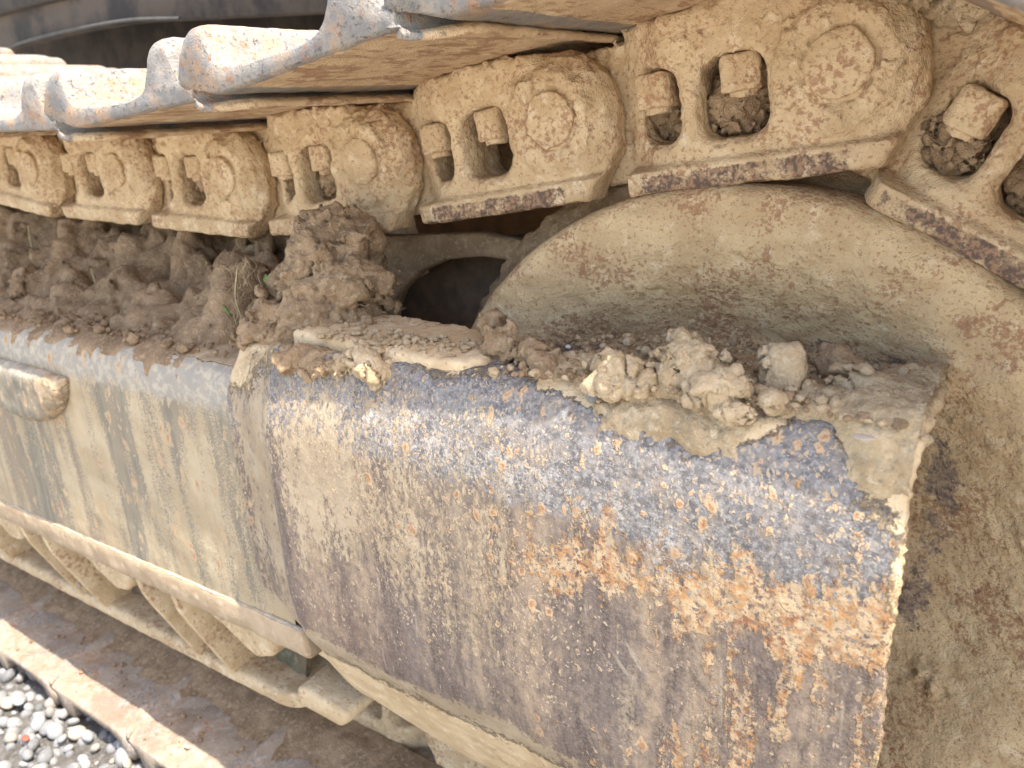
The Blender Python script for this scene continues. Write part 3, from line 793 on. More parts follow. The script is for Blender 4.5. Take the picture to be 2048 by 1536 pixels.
SHOE_U = [(.040, .0425), (.030, .0447), (.016, .0490), (.0, .0505), (-.06, .0500), (-.12, .0490), (-.148, .0490), (-.160, .0515), (-.174, .0570), (-.186, .0630),
          (-.1885, .068), (-.1845, .078), (-.1785, .0870), (-.1715, .0930), (-.1640, .0948), (-.1575, .0930), (-.1530, .0870), (-.1505, .078), (-.1470, .0695), (-.140, .0650),
          (-.125, .0628), (-.10, .0615), (-.068, .0610), (-.052, .0635), (-.0435, .0690), (-.0385, .078), (-.0345, .088), (-.0300, .0935), (-.0220, .0950), (-.0140, .0935), (-.0105, .088),
          (-.0080, .078), (-.0045, .0695), (.0015, .0642), (.012, .0612), (.022, .0570), (.031, .0515), (.0395, .0478), (.0425, .0450), (.040, .0425)]
def shoe_mesh(seed, mat=None, ny=0.004, amp=1.0):
    c = resample(catmull(SHOE_U, 8), 240)[:-1]
    c = np.vstack([c, c[:1]])
    y0, y1 = -.157, .347
    e = np.array([0, .0006, .002, .005, .009, .014, .020, .028])
    ys = np.r_[y0+e, np.arange(y0+.034, y1-.034, ny), (y1-e)[::-1]]
    ed = np.minimum(ys-y0, y1-ys)
    U = c[:, 0][:, None]+0*ys[None]; Vv = c[:, 1][:, None]+0*ys[None]; Yv = ys[None]+0*U
    E = ed[None]+0*U
    # rounded grouser ends, clipped lip corners, eased end face
    top = np.clip(Vv-.0655, 0, 1)
    rr = .016
    k = np.clip(1-(1-np.clip(E/rr, 0, 1))**2, 0, 1)**.5
    Vv = Vv - top*(1-(.70+.30*k))
    clip = .026*np.clip(1-E/.030, 0, 1)
    U = U - clip*sstep(U, .008, .036)
    cen_u, cen_v = -.08, .057
    sh = .0022*np.clip(1-E/.0035, 0, 1)**1.5
    mid = .0563+0*Vv
    thick = np.sign(Vv-mid)
    Vv = Vv - sh*thick*sstep(np.abs(Vv-mid), .001, .004)
    P = np.stack([U, Yv, Vv], 2)
    n = gridnormals(P)
    s = seed*2.3
    d = amp*(.0008*fbm(U+s, Yv, Vv, 26, 3, 1)+.0004*fbm(U+s, Yv, Vv, 110, 4, 2))
    P = P + n*d[..., None]
    P[-1] = P[0]
    under = np.zeros(len(c)); 
    m = (c[:, 1] < .0565)
    under = (sstep(.0575-c[:, 1], .0, .004)*((np.arange(len(c)) < 75) | (np.arange(len(c)) > 234)))
    und = under[:, None]*sstep(E, .0015, .009)
    i = np.arange(P.shape[0]*P.shape[1]).reshape(P.shape[:2])
    q = np.stack([i[:-1, :-1], i[1:, :-1], i[1:, 1:], i[:-1, 1:]], -1).reshape(-1, 4)
    pts = P.reshape(-1, 3); und = und.reshape(-1)
    me = mesh_np("track_shoe", pts, q, mat or MSHOE, True, {"under": und})
    bm = bmesh.new(); bm.from_mesh(me)
    bmesh.ops.remove_doubles(bm, verts=bm.verts, dist=1e-6)
    be = [x for x in bm.edges if x.is_boundary]
    r = bmesh.ops.holes_fill(bm, edges=be, sides=0)
    bmesh.ops.triangulate(bm, faces=r['faces'])
    bmesh.ops.recalc_face_normals(bm, faces=bm.faces)
    bm.to_mesh(me); bm.free()
    me.polygons.foreach_set("use_smooth", np.ones(len(me.polygons), bool))
    return me

PIN = {0: (0, 0), 1: (-.189, -.021), 2: (-.377, -.046), 3: (-.567, -.057), 4: (-.757, -.049), 5: (-.947, -.043), 6: (-1.136, -.020), 7: (-1.324, .011), 8: (-1.511, .044), 9: (-1.698, .079), 10: (-1.885, .112)}
a0 = math.atan2(.3258, .0608)
for k in range(1, 6):
    a = a0 - k*math.radians(33.4)
    PIN[-k] = (IC[0]+.3305*math.cos(a), IC[2]+.3305*math.sin(a))
zb = IC[2]-.3305
LOW = [(-.165-.19*k, zb-.012+.004*k*0) for k in range(10)]

near = {0: link_mesh(.0013, 1), -1: link_mesh(.0013, 2), 1: link_mesh(.0015, 3), 2: link_mesh(.0016, 4, 1.2, .5)}
gen = [link_mesh(.0019, 5, 1.3, .36), link_mesh(.0019, 6, 1.3, .30)]
coarse = link_mesh(.0032, 7)
fp = np.zeros(len(coarse.vertices)*3, np.float32); coarse.vertices.foreach_get("co", fp); fp = fp.reshape(-1, 3)
ff = np.zeros(len(coarse.polygons)*4, np.int32); coarse.polygons.foreach_get("vertices", ff); ff = ff.reshape(-1, 4)
fp[:, 1] = .19-fp[:, 1]
far_me = mesh_np("link_plate", fp, ff[:, ::-1], MLINK, True, {"wear": np.zeros(len(fp))})
nuts = [nut_mesh(s) for s in (1., 2., 3., 4.)]
pins = [pin_mesh(s) for s in (1., 2., 3., 4.)]
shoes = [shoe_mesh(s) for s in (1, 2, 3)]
gshoes = [shoe_mesh(5, MGSHOE, .006, 1.6), shoe_mesh(6, MGSHOE, .006, 1.6)]
th = np.linspace(0, 2*np.pi, 25); yy = np.array([.048, .142])
bush_me = gridmesh("bushing", np.stack([.027*np.cos(th)[:, None]+0*yy, yy[None]+0*th[:, None], .027*np.sin(th)[:, None]+0*yy], 2), MLINK, {"wear": np.zeros((25, 2))})

def place_link(R, L, mesh, si, label, group, shoe=None, low=False, nutrot=0.0):
    R = np.array(R); L = np.array(L); e = R-L; e = e/np.linalg.norm(e)
    t = empty("track_link", (R[0], 0, R[1])); t.rotation_euler = (0, -math.atan2(e[1], e[0]), 0)
    tag(t, label, "track link", group)
    obj("link_plate", mesh, t); obj("link_plate", far_me, t)
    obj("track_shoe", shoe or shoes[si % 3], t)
    obj("bushing", bush_me, t)
    if not low:
        obj("pin", pins[si % 4], t)
        for j, (nu, nv) in enumerate(((-.1165, .0058), (-.0600, .0068))):
            nn = obj("nut", nuts[(si*2+j) % 4], t, (nu, .0138, nv))
            nn.rotation_euler = (0, 0, nutrot*(1 if j else .6)+.06*((si*7+j*3) % 5-2))
    return t
G1 = "track links of the upper run"
labels = {0: "biggest muddy track link straight above the idler, its right window packed with soil",
          -1: "track link at the right edge tilting down over the idler, dark worn rail below it",
          1: "track link with two dark see-through windows, left of the link above the idler",
          2: "track link whose rail meets the top of the tall brown clod",
          3: "track link fourth from the right with a rounded end, over the green leaf",
          4: "narrow track link third from the left end of the visible chain",
          5: "small track link at the far left over the caked soil",
          6: "track link sunk behind soil at the left edge, its shoe end brightly sunlit",
          7: "distant track link past the left edge whose shoe shows behind the nearer ones",
          8: "farthest track link but one, climbing at the upper left",
          9: "farthest track link, its grey shoe a flat strip at the upper left"}
for k in range(0, 10):
    place_link(PIN[k], PIN[k+1], near.get(k, gen[k % 2]), k, labels[k], G1, None, False, {0: .10, 1: -.05}.get(k, 0))
place_link(PIN[-1], PIN[0], near[-1], 11, labels[-1], G1, None, False, .12)
wl = ["track link at the front of the idler, just under the bend", "track link standing upright at the very front of the idler", "track link curling under the front of the idler", "lowest wrapped track link under the idler wheel"]
for k in range(4):
    place_link(PIN[-k-2], PIN[-k-1], gen[k % 2], k, wl[k], "track links wrapped round the idler", None, True)
G2 = "track links of the lower run on the gravel"
ll = ["lower track link under the idler guard, mostly hidden", "lower track shoe in the bottom middle, shaded under the guard's foot", "lower track shoe with a dark scuffed patch, right of the frame's lower corner",
      "lower track shoe beside the gravel with a jagged sunlit edge", "lower track shoe at the left edge above the gravel corner", "lower track shoe just beyond the left edge", "far lower track shoe, second beyond the left edge", "far lower track shoe, last of the run"]
for k in range(8):
    place_link(LOW[k+1], LOW[k], coarse, k, ll[k], G2, gshoes[k % 2], True)

# ------------------------------------------------------------------ clods and soil
def clod_mesh(name, blobs, seed, mat, h=.0022, amp=.010, chunk=70, noise=90):
    """union of ellipsoids (cx,cy,cz,rx,ry,rz) broken into crumbs"""
    b = np.array(blobs)
    lo = (b[:, :3]-b[:, 3:]).min(0)-.014; hi = (b[:, :3]+b[:, 3:]).max(0)+.014
    def f(x, y, z):
        d = None
        for cx, cy, cz, rx, ry, rz in blobs:
            k = np.sqrt(((x-cx)/rx)**2+((y-cy)/ry)**2+((z-cz)/rz)**2)
            e = (k-1)*min(rx, ry, rz)
            d = e if d is None else smin(d, e, .006)
        return d
    def det(x, y, z):
        wx = x+.006*perlin(x*60, y*60, z*60, seed+3); wz = z+.006*perlin(x*60, y*60+9, z*60, seed+4)
        w, wb = worley(wx, y, wz, chunk, seed, True)
        crack = np.exp(-(wb-w)/.07)*sstep(perlin(x*45, y*45, z*45, seed+20), -.25, .2)
        w2, w2b = worley(wx+.002*perlin(x*200, y*200, z*200, seed), y, wz, chunk*2.4, seed+8, True)
        return amp*(.55-w)*.55 - amp*1.2*crack + amp*1.2*fbm(x, y, z, noise*.40, 3, seed+1) - amp*.16*np.exp(-(w2b-w2)/.06) + amp*.34*fbm(x, y, z, noise*1.6, 5, seed+2, .66)
    p, q = surfnet(f, lo, hi, h, det, band=.03)
    return mesh_np(name, p, q, mat)
def clod(label, blobs, seed, mat, group, **k):
    o = obj("mud_clod", clod_mesh("mud_clod", blobs, seed, mat, **k))
    return tag(o, label, "mud clod", group)
GC = "loose clods lying on the guard and frame"
# tall clod jammed between the chain and the guard
clod("tall dark brown crumbly clod jammed between the track chain and the guard",
     [(-.375, -.045, -.110, .036, .032, .028), (-.357, -.058, -.135, .034, .032, .024), (-.390, -.064, -.172, .062, .042, .036), (-.420, -.068, -.182, .046, .038, .030), (-.383, -.05, -.14, .042, .036, .028)],
     11, MCLOD, GC, h=.0018, amp=.0115, chunk=48)
clod("small pale lumpy clod at the foot of the tall brown clod", [(-.268, -.130, -.174, .021, .015, .012), (-.288, -.130, -.180, .013, .011, .009), (-.25, -.132, -.179, .010, .009, .007)], 12, MPALE, GC, h=.0012, amp=.006, chunk=85)
clod("dark damp lump in the guard's top corner below the tall clod", [(-.335, -.124, -.184, .036, .018, .012), (-.305, -.128, -.184, .018, .014, .010)], 13, MCLOD, GC, h=.0014, amp=.006, chunk=80)
clod("slab of cracked soil leaning on the idler at the end of the flat lug", [(-.172, -.098, -.158, .016, .012, .014), (-.150, -.105, -.160, .016, .012, .010), (-.130, -.115, -.166, .016, .012, .008), (-.195, -.078, -.152, .012, .012, .012)], 14, MCLOD, GC, h=.0014, amp=.007, chunk=110)
clod("big pale crumbly clod left of the middle of the guard's top ledge", [(-.068, -.128, -.157, .020, .016, .013), (-.082, -.132, -.160, .014, .012, .010)], 15, MPALE, GC, h=.0011, amp=.0065, chunk=72)
clod("tallest pale clod in the middle of the ledge, broken by dark cracks", [(-.044, -.105, -.147, .018, .015, .015), (-.032, -.112, -.150, .016, .014, .014), (-.052, -.118, -.154, .013, .012, .011)], 16, MPALE, GC, h=.0011, amp=.0065, chunk=72)
clod("pale round clod on the right flank of the tallest ledge clod", [(-.018, -.126, -.156, .014, .013, .012), (-.026, -.130, -.158, .010, .010, .009)], 17, MPALE, GC, h=.0011, amp=.0055, chunk=85)
clod("single upright pale clod with a chipped side, right of the clod group", [(.004, -.098, -.150, .0135, .012, .015)], 18, MPALE, GC, h=.0011, amp=.004, chunk=90)
clod("smooth little tan pebble-like clod in front of the upright clod", [(.008, -.128, -.157, .0065, .006, .006)], 19, MPALE, GC, h=.0009, amp=.002, chunk=160)
clod("low brownish clod behind the right end of the ledge", [(.026, -.066, -.157, .012, .010, .010)], 20, MCLOD, GC, h=.0012, amp=.004, chunk=110)
clod("low tan lump at the far right of the ledge", [(.040, -.085, -.157, .015, .011, .009), (.048, -.092, -.160, .010, .010, .007), (.060, -.068, -.166, .014, .018, .009), (.066, -.108, -.165, .011, .015, .008), (.066, -.035, -.172, .010, .016, .008)], 21, MPALE, GC, h=.0011, amp=.0055, chunk=85)
clod("flat tan lump in front of the ledge clods, low on the shoulder", [(-.008, -.137, -.163, .010, .007, .006)], 22, MPALE, GC, h=.0010, amp=.003, chunk=150)
GW = "soil packed in the link windows"
def winclod(k, blobs, seed, label, mat=MCLOD):
    R = np.array(PIN[k]); L = np.array(PIN[k+1]); e = (R-L)/np.linalg.norm(R-L)
    o = clod(label, blobs, seed, mat, GW, h=.0013, amp=.006, chunk=120)
    o.location = (R[0], 0, R[1]); o.rotation_euler = (0, -math.atan2(e[1], e[0]), 0)
winclod(0, [(-.0633, .026, -.012, .022, .017, .021), (-.0633, .03, .004, .022, .012, .015)], 31, "dark soil packed in the right window of the link above the idler")
winclod(0, [(-.1137, .040, -.014, .018, .014, .02)], 32, "dark soil deep in the left window of the link above the idler")
winclod(-1, [(-.1137, .026, -.012, .0175, .018, .022), (-.1137, .032, .006, .017, .012, .014)], 33, "dark crumbly soil in the left window of the link at the right edge")
winclod(-1, [(-.0633, .030, -.010, .022, .016, .022)], 34, "dark soil in the right window of the link at the right edge")
winclod(-1, [(-.1137, .045, .0, .021, .012, .030)], 41, "dark soil filling the back of the left window at the right edge")
winclod(-1, [(-.170, .05, .050, .034, .06, .013), (-.142, .03, .052, .02, .03, .008)], 42, "mud packed between two shoes at the top right corner", MPALE)
winclod(2, [(-.0633, .030, -.014, .022, .018, .018)], 35, "brown soil in the right window of the link over the tall clod")
winclod(3, [(-.0633, .032, -.014, .021, .018, .018)], 36, "brown soil in the window of the link over the green leaf")

# soil heap on top of the frame under the chain
def heap():
    def H(x, y):
        y = y + .0045*perlin(x*55, 0*x, 0*x, 61) + .0035*perlin(x*130, 0*x, 0*x, 62) + .006*perlin(x*17, 0*x, 0*x, 63)  # front edge jagged to draw the upper shoes' shadow teeth on the frame
        b = np.interp(y, [-.134, -.1265, -.1235, -.118, -.10, -.06, -.02, .03, .08, .14, .25], [-.40, -.34, -.2150, -.2065, -.198, -.192, -.180, -.150, -.115, -.100, -.095])
        b = b + .012*(x+.45)
        left = sstep(-x, .44, .52)
        lump = .020*fbm(x, y, 0*x, 9, 3, 3)*sstep(y, -.12, -.03)
        b = b + .030*np.exp(-((x+.94)/.075)**2-((y-.015)/.05)**2) + .05*sstep(-x, .98, 1.15)*sstep(y, -.03, .05) + .028*np.exp(-((x+.69)/.022)**2-((y-.02)/.04)**2)
        b = b + .035*np.exp(-((x+.82)/.05)**2-((y-.03)/.03)**2)
        b = b + .045*np.exp(-((x+.545)/.07)**2-((y-.0)/.05)**2)
        return b*left + (-.33)*(1-left) + lump*left
    def f(x, y, z): return (z-H(x, y))*.62
    def det(x, y, z):
        far = sstep(y, -.115, -.05)
        w, wb = worley(x+.006*perlin(x*50, y*50, z*50, 31), y, z*.7+.006*perlin(x*50, y*50, z*50, 32), 34, 5, True)
        w2 = worley(x+.004*perlin(x*90, y*90, z*90, 2), y, z, 105, 6)
        w = w + .5*np.exp(-(wb-w)/.06)
        return (.014*(.55-w))*(.05+.95*far) + .022*far*fbm(x, y, z*.6, 16, 3, 8) + .004*(.5-w2)*(.1+.9*far) + .0026*(.3+.7*far)*fbm(x, y, z, 120, 4, 9, .65) - .0006
    p, q = surfnet(f, (-1.75, -.15, -.27), (-.42, .20, -.035), .0042, det, band=.03)
    return mesh_np("caked_soil", p, q, MSOIL)
tag(obj("caked_soil", heap()), "dark brown caked soil piled on the frame under the track chain", None, None, "stuff")

# dried mud crust lying over the guard's top ledge
def crust():
    P = guard_grid(.0014, 520)[:, :190]
    n = gridnormals(P)
    if n[100, 150, 1] > 0: n = -n
    X, Y, Z = P[..., 0], P[..., 1], P[..., 2]
    led = sstep(-Y, .152, .118)
    w = worley(X, Y, Z, 75, 3)
    base = .0065*led + .004*fbm(X, Y, Z, 26, 4, 3) + .0035*(.55-w) + .0026*fbm(X, Y, Z, 110, 5, 5, .62) - .0016*sstep(-Y, .13, .15)
    base = base + .006*sstep(X, .02, .06)*sstep(Z, -.23, -.17) - .0022
    drip = .010*np.clip(fbm(X, 0*X, 0*Z, 30, 3, 9), -1, 1)
    base = base - .02*sstep(-Z, .178, .215)*(1-.35*sstep(X, .035, .06)) + drip*sstep(-Z, .16, .19)*.6
    base = base - .020*sstep(-X, .125, .165)
    base = base - .022*np.exp(-((X-.028)/.016)**2-((Z+.172)/.014)**2)*sstep(-Y, .118, .138) - .016*np.exp(-((X+.118)/.022)**2-((Y+.142)/.016)**2)
    Pn = P + n*np.clip(base, -.002, .02)[..., None]
    return gridmesh("mud_crust", Pn, MCRUST, None, False, base > -.0012)
tag(obj("mud_crust", crust()), "tan dried mud crusted along the top ledge of the guard", None, None, "stuff")

def crumbs(name, n, gen_pos, rmin, rmax, mat, seed, label):
    r = np.random.RandomState(seed)
    bm = bmesh.new(); bmesh.ops.create_icosphere(bm, subdivisions=2, radius=1)
    bm.verts.ensure_lookup_table(); v0 = np.array([v.co[:] for v in bm.verts]); f0 = np.array([[v.index for v in f.verts] for f in bm.faces]); bm.free()
    V = []; F = []
    for i in range(n):
        p = gen_pos(r); s = rmin+(rmax-rmin)*r.rand()**2.2
        d = 1+.55*perlin(v0[:, 0]*1.4+i*3.1, v0[:, 1]*1.4, v0[:, 2]*1.4, seed)+.3*perlin(v0[:, 0]*3.4+i*3.1, v0[:, 1]*3.4, v0[:, 2]*3.4, seed)
        sc = s*(.7+.6*r.rand(3)); sc[2] *= .8
        V.append(v0*d[:, None]*sc + np.array(p)+np.array([0, 0, s*.35])); F.append(f0+len(v0)*i)
    o = obj(name, mesh_np(name, np.vstack(V), np.vstack(F), mat))
    return tag(o, label, None, None, "stuff")
def on_ledge(r):
    x = r.uniform(-.16, .07); y = -.135+.10*r.rand()**1.3
    return (x, y, -.1605 - .02*max(0, (-x-.08))/.3*1.0 + .0025)
crumbs("ledge_crumbs", 420, on_ledge, .0008, .0034, MCLOD, 3, "loose crumbs of soil scattered along the guard's ledge")
crumbs("pale_ledge_crumbs", 260, on_ledge, .0008, .0036, MPALE, 9, "pale crumbs among the clods on the guard's ledge")
def on_lug(r): return (r.uniform(-.33, -.20), r.uniform(-.120, -.085), -.1630)
crumbs("lug_crumbs", 170, on_lug, .0007, .0032, MPALE, 4, "fine crumbs along the front of the flat lug")
def on_heap(r):
    x = r.uniform(-1.25, -.46); y = r.uniform(-.112, -.03); return (x, y, -.2005+.012*(x+.45)+.06*(y+.10)*.3+.002)
crumbs("soil_crumbs", 700, on_heap, .0010, .0062, MSOIL, 5, "crumbs and little lumps on the soil at the frame's top edge")
def on_low(r):
    return (r.uniform(-1.2, -.42), r.uniform(-.15, -.06), zb-.012-.050+.0012)
crumbs("shoe_crumbs", 110, on_low, .0008, .0035, MCLOD, 6, "grit lying on the lower track shoes")

def shoe_shadow_layer():  # brown layer that paints in the toothed shadow of the upper shoes
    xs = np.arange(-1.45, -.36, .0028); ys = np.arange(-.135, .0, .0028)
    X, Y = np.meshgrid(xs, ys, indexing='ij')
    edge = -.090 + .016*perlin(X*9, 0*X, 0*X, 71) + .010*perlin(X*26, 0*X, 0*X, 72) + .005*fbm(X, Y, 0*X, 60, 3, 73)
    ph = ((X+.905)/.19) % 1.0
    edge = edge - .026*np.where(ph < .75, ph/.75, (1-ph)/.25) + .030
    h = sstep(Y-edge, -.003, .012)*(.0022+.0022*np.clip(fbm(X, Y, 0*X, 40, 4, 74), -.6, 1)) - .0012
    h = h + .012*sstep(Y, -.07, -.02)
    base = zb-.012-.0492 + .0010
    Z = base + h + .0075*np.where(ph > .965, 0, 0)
    return gridmesh("shoe_shadow_layer", np.stack([X, Y, Z], 2), MSOIL, None, False, h > -.0008)
tag(obj("shoe_shadow_layer", shoe_shadow_layer()), "thin layer of brown soil dried on the lower track shoes beside the frame", None, None, "stuff")

# ------------------------------------------------------------------ ground and gravel
GZ = -.762
S2 = 400
me = mesh_np("ground", [(-S2, -S2, GZ-.006), (S2, -S2, GZ-.006), (S2, S2, GZ-.006), (-S2, S2, GZ-.006)], [(0, 1, 2, 3)],
             mat_soil("gravel_bed", (0.60, 0.56, 0.50), (0.50, 0.465, 0.41), (0.64, 0.60, 0.545)), False)  # paler than the stones, whitened to bounce light up onto the shoe undersides
tag(obj("ground", me), None, None, None, "structure")
me = mesh_np("gravel_bed", [(-2.3, -.64, GZ-.002), (1.1, -.64, GZ-.002), (1.1, .14, GZ-.002), (-2.3, .14, GZ-.002)], [(0, 1, 2, 3)],
             mat_soil("grit_between_stones", (0.17, 0.155, 0.135), (0.10, 0.09, 0.08), (0.26, 0.24, 0.215)), False)
tag(obj("gravel_bed", me), None, None, None, "structure")
def stone_shapes(n, seed, sub=3):
    bm = bmesh.new(); bmesh.ops.create_icosphere(bm, subdivisions=sub, radius=1)
    bm.verts.ensure_lookup_table(); v0 = np.array([v.co[:] for v in bm.verts]); f0 = np.array([[v.index for v in f.verts] for f in bm.faces]); bm.free()
    r = np.random.RandomState(seed); out = []
    for i in range(n):
        k = r.randint(7, 12); N = r.normal(size=(k, 3)); N /= np.linalg.norm(N, axis=1)[:, None]; D = .52+.45*r.rand(k)
        den = v0 @ N.T
        t = np.where(den > 1e-3, D/np.maximum(den, 1e-3), 9)
        kk = 34.0
        rad = np.minimum(1.0, -np.log(np.exp(-kk*np.minimum(t, 3)).sum(1)+1e-9)/kk)
        rad = rad + .05*perlin(v0[:, 0]*2.2+i*7, v0[:, 1]*2.2, v0[:, 2]*2.2, seed)
        sc = np.array([1, .72+.25*r.rand(), .55+.3*r.rand()])
        out.append(v0*rad[:, None]*sc)
    return out, f0
def rotm(r):
    q = r.normal(size=4); q /= np.linalg.norm(q); w, x, y, z = q
    return np.array([[1-2*(y*y+z*z), 2*(x*y-z*w), 2*(x*z+y*w)], [2*(x*y+z*w), 1-2*(x*x+z*z), 2*(y*z-x*w)], [2*(x*z-y*w), 2*(y*z+x*w), 1-2*(x*x+y*y)]])
def gravel():
    r = np.random.RandomState(21)
    A, fa = stone_shapes(22, 5, 3); B, fb = stone_shapes(14, 6, 2)
    V = []; F = []; T = []; Wm = []; Rd = []; o = 0
    def put(sh, f, p, s, red=0):
        nonlocal o
        v = sh @ rotm(r).T*s + p
        V.append(v); F.append(f+o); o += len(v)
        t = np.clip(r.normal(.50, .30), 0, 1)
        T.append(np.full(len(v), t)); Wm.append(np.full(len(v), float(r.rand() < .22)*r.rand())); Rd.append(np.full(len(v), red))
    cell = .0215
    for lay in range(2):
        for x in np.arange(-1.25, -.40, cell):
            for y in np.arange(-.42, -.10, cell):
                s = .0110 + .0120*r.rand()**1.5
                p = np.array([x+r.uniform(-.008, .008), y+r.uniform(-.008, .008), GZ-.004+lay*.011+r.uniform(-.003, .004)])
                if lay and r.rand() < .35: continue
                put(A[r.randint(22)], fa, p, s)
    for x in np.arange(-1.25, -.40, .0125):
        for y in np.arange(-.42, -.10, .0125):
            put(B[r.randint(14)], fb, np.array([x+r.uniform(-.006, .006), y+r.uniform(-.006, .006), GZ-.008+r.uniform(-.002, .003)]), .0060+.004*r.rand())
    for x in np.arange(-2.2, 1.0, .026):
        for y in np.arange(-.62, .12, .026):
            if -1.25 < x < -.40 and -.42 < y < -.10: continue
            put(B[r.randint(14)], fb, np.array([x+r.uniform(-.012, .012), y+r.uniform(-.012, .012), GZ+r.uniform(-.004, .003)]), .010+.008*r.rand())
    return mesh_np("gravel", np.vstack(V), np.vstack(F), MSTONE, False, {"tone": np.concatenate(T), "warm": np.concatenate(Wm), "red": np.concatenate(Rd)})
tag(obj("gravel", gravel()), "loose grey and white crushed stone under the track", None, None, "stuff")

SH, SF = stone_shapes(8, 44, 3)
def stone(name, label, cat, loc, size, mat, si, squash=(1, 1, 1), tone=.9, red=0., warm=0., group=None, rz=0.):
    v = SH[si]*np.array(squash)*size
    o = obj(name, mesh_np(name, v, SF, mat, True, {"tone": np.full(len(v), tone), "red": np.full(len(v), red), "warm": np.full(len(v), warm)}), None, loc)
    o.rotation_euler = (0, 0, rz)
    return tag(o, label, cat, group)
sz = zb-.012-.050
stone("brick_chip", "small red brick chip among the pale gravel stones", "brick chip", (-.905, -.213, GZ+.014), .012, MSTONE, 0, (1, .7, .6), .3, 1.0)
stone("stone", "large smooth white stone near the top of the gravel", "stone", (-.985, -.185, GZ+.017), .019, MSTONE, 1, (1, .8, .8), 1.0)
stone("stone", "pale pebble lying alone on the lower track shoe", "stone", (-.665, -.128, sz+.004), .0075, MSTONE, 2, (1, .7, .6), .9, 0, .3)
stone("stone", "tiny white pebble stuck in the crust left of the pale clods", "stone", (-.126, -.098, -.153), .0032, MSTONE, 3, (1, .8, .8), 1.0)
stone("stone", "blue-grey stone wedged at the left foot of the pale clods", "stone", (-.089, -.136, -.166), .0085, MSTONE, 4, (.7, .6, 1.2), .25, 0, 0, None, .5)
stone("stone_flake", "flat pale stone flake on the dark bare patch at the guard's right", "stone flake", (.053, -.1425, -.1620), .0075, MSTONE, 5, (1.1, .8, .30), .8, 0, .7)
stone("stone", "whitish chip in the green dirt behind a gusset", "stone", (-.935, -.088, -.598), .008, MSTONE, 6, (.6, .6, 1.0), .75, 0, .5)

# ------------------------------------------------------------------ small plants and roots
def leaf(name, label, base, tip, up, w, mat, cat):
    b = np.array(base); t = np.array(tip); n = 9
    s = np.linspace(0, 1, n); mid = b[None]+(t-b)[None]*s[:, None]+np.array(up)[None]*np.sin(s*np.pi)[:, None]
    side = np.cross(t-b, np.array([0, -1, .3])); side /= np.linalg.norm(side)
    wd = w*np.sin(np.clip(s*.97+.03, 0, 1)*np.pi)**.8
    k = np.array([-1, -.5, 0, .5, 1])
    P = mid[:, None]+side[None, None]*(wd[:, None]*k[None])[..., None]+np.array([0, -.0016, 0])[None, None]*(np.abs(k)[None, :, None])
    Q = np.concatenate([P, (P+np.array([0, .0006, 0]))[:, ::-1], P[:, :1]], 1)
    return tag(obj(name, gridmesh(name, Q, mat)), label, cat)
from mathutils.bvhtree import BVHTree
def soil_face(x, z):
    """nearest soil surface met when looking straight into the frame at (x, z)"""
    best = -.03
    for o in COL.objects:
        if o.type == 'MESH' and (o.name.startswith("caked_soil") or o.name.startswith("mud_clod")) and o.location.length < 1e-6:
            key = o.name
            if key not in _bvh:
                _bvh[key] = BVHTree.FromPolygons([v.co for v in o.data.vertices], [tuple(p.vertices) for p in o.data.polygons])
            h = _bvh[key].ray_cast(Vector((x, -.5, z)), Vector((0, 1, 0)))
            if h[0] is not None: best = min(best, h[0].y)
    return best
_bvh = {}
ly = soil_face(-.485, -.146) - .002; by = soil_face(-.508, -.174) - .002
LEAFA = (-.491, ly, -.1445); LEAFB = (-.479, ly-.004, -.149); BLADEA = (-.525, by+.001, -.171); BLADEB = (-.503, by-.006, -.176)
leaf("leaf", "tiny bright green leaf stuck in the soil beside the tall clod", LEAFA, LEAFB, (0, -.002, .001), .0035, MLEAF, "leaf")
leaf("grass_blade", "short curved green blade of grass below the tiny leaf", BLADEA, BLADEB, (0, -.002, .006), .0012, MLEAF, "grass blade")
GR = "dry roots hanging from the soil"
for i, (pts, lab) in enumerate([
    ([(-.99, -.005, -.115), (-.985, -.01, -.14), (-.978, -.01, -.158), (-.975, -.008, -.172), (-.982, -.006, -.18)], "long pale root hanging from the soil under the leftmost links"),
    ([(-.828, -.02, -.16), (-.823, -.022, -.175), (-.818, -.022, -.19)], "short pale root on the soil column left of the middle"),
    ([(-.50, -.055, -.135), (-.503, -.06, -.16), (-.497, -.062, -.18), (-.502, -.06, -.195)], "brown root tuft strand left of the tall clod")]):
    tag(tube("root", catmull(pts, 6), .0009, MSTRAW), lab, "root", GR)
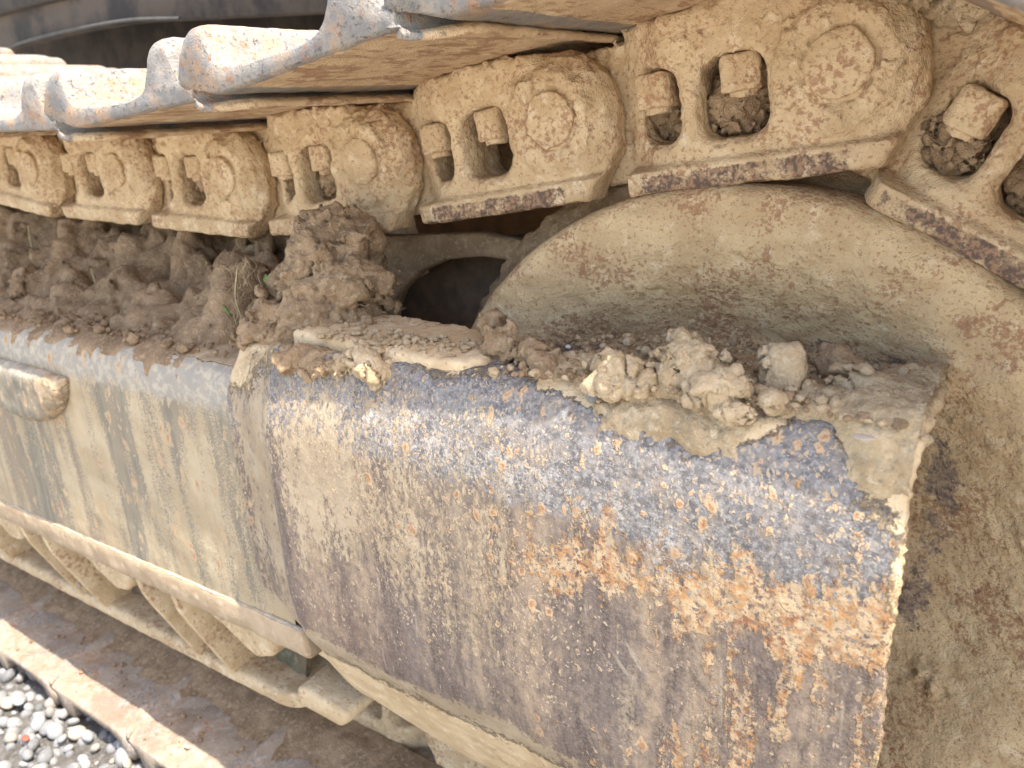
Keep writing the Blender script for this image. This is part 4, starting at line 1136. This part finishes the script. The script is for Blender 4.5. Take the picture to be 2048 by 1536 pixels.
def fibres():
    r = np.random.RandomState(8); V = []; F = []; o = 0
    for i in range(70):
        p = np.array([r.uniform(-.545, -.475), r.uniform(-.07, -.045), r.uniform(-.20, -.12)])
        d = r.normal(size=3)*.5+np.array([0, -.3, -.9]); d /= np.linalg.norm(d)
        L = r.uniform(.006, .022); c = []
        for t in np.linspace(0, 1, 5):
            c.append(p+d*L*t+np.array([.3*L*math.sin(t*4+i), 0, -.2*L*t*t]))
        c = np.array(c); w = .00035
        for s, (ax, bx) in enumerate((((w, 0, 0), (0, 0, w)), ((0, w, 0), (w, 0, 0)))):
            pass
        ring = np.array([[w, 0, 0], [-w*.5, w*.87, 0], [-w*.5, -w*.87, 0]])
        v = (c[:, None]+ring[None]).reshape(-1, 3)
        for a in range(4):
            for b in range(3):
                F.append((o+a*3+b, o+a*3+(b+1) % 3, o+a*3+3+(b+1) % 3, o+a*3+3+b))
        V.append(v); o += len(v)
    return mesh_np("root_fibres", np.vstack(V), np.array(F), MSTRAW)
tag(obj("root_fibres", fibres()), "tuft of fine dry root fibres in the soil left of the tall clod", None, None, "stuff")

# ------------------------------------------------------------------ machine underside seen over the chain
body = tag(empty("machine_underbody", (-1.8, 1.2, .3)), "dark dirty underside of the machine seen above the track at the upper left", "machine body")
def bpart(o): o.parent = body; o.location = -Vector(body.location); return o
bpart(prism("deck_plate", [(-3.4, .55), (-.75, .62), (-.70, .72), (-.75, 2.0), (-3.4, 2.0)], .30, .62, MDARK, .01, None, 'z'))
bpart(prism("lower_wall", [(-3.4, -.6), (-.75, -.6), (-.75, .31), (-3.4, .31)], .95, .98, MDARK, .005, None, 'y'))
arc = catmull([(-2.5, .60, .10), (-2.33, .60, .19), (-2.2, .60, .222), (-2.0, .60, .232), (-1.67, .60, .230), (-1.45, .60, .212)], 10)
bpart(tube("rim_bead", arc, .0035, mat_plain("grey_edge_bead", (0.11, 0.10, 0.085), 0.75, 30), None, 10))
shell = catmull([(-2.6, 0.10), (-2.33, .185), (-2.2, .217), (-2.0, .227), (-1.67, .225), (-1.40, .205), (-.98, .172)], 8).tolist() + [(-.90, .31), (-2.6, .31)]
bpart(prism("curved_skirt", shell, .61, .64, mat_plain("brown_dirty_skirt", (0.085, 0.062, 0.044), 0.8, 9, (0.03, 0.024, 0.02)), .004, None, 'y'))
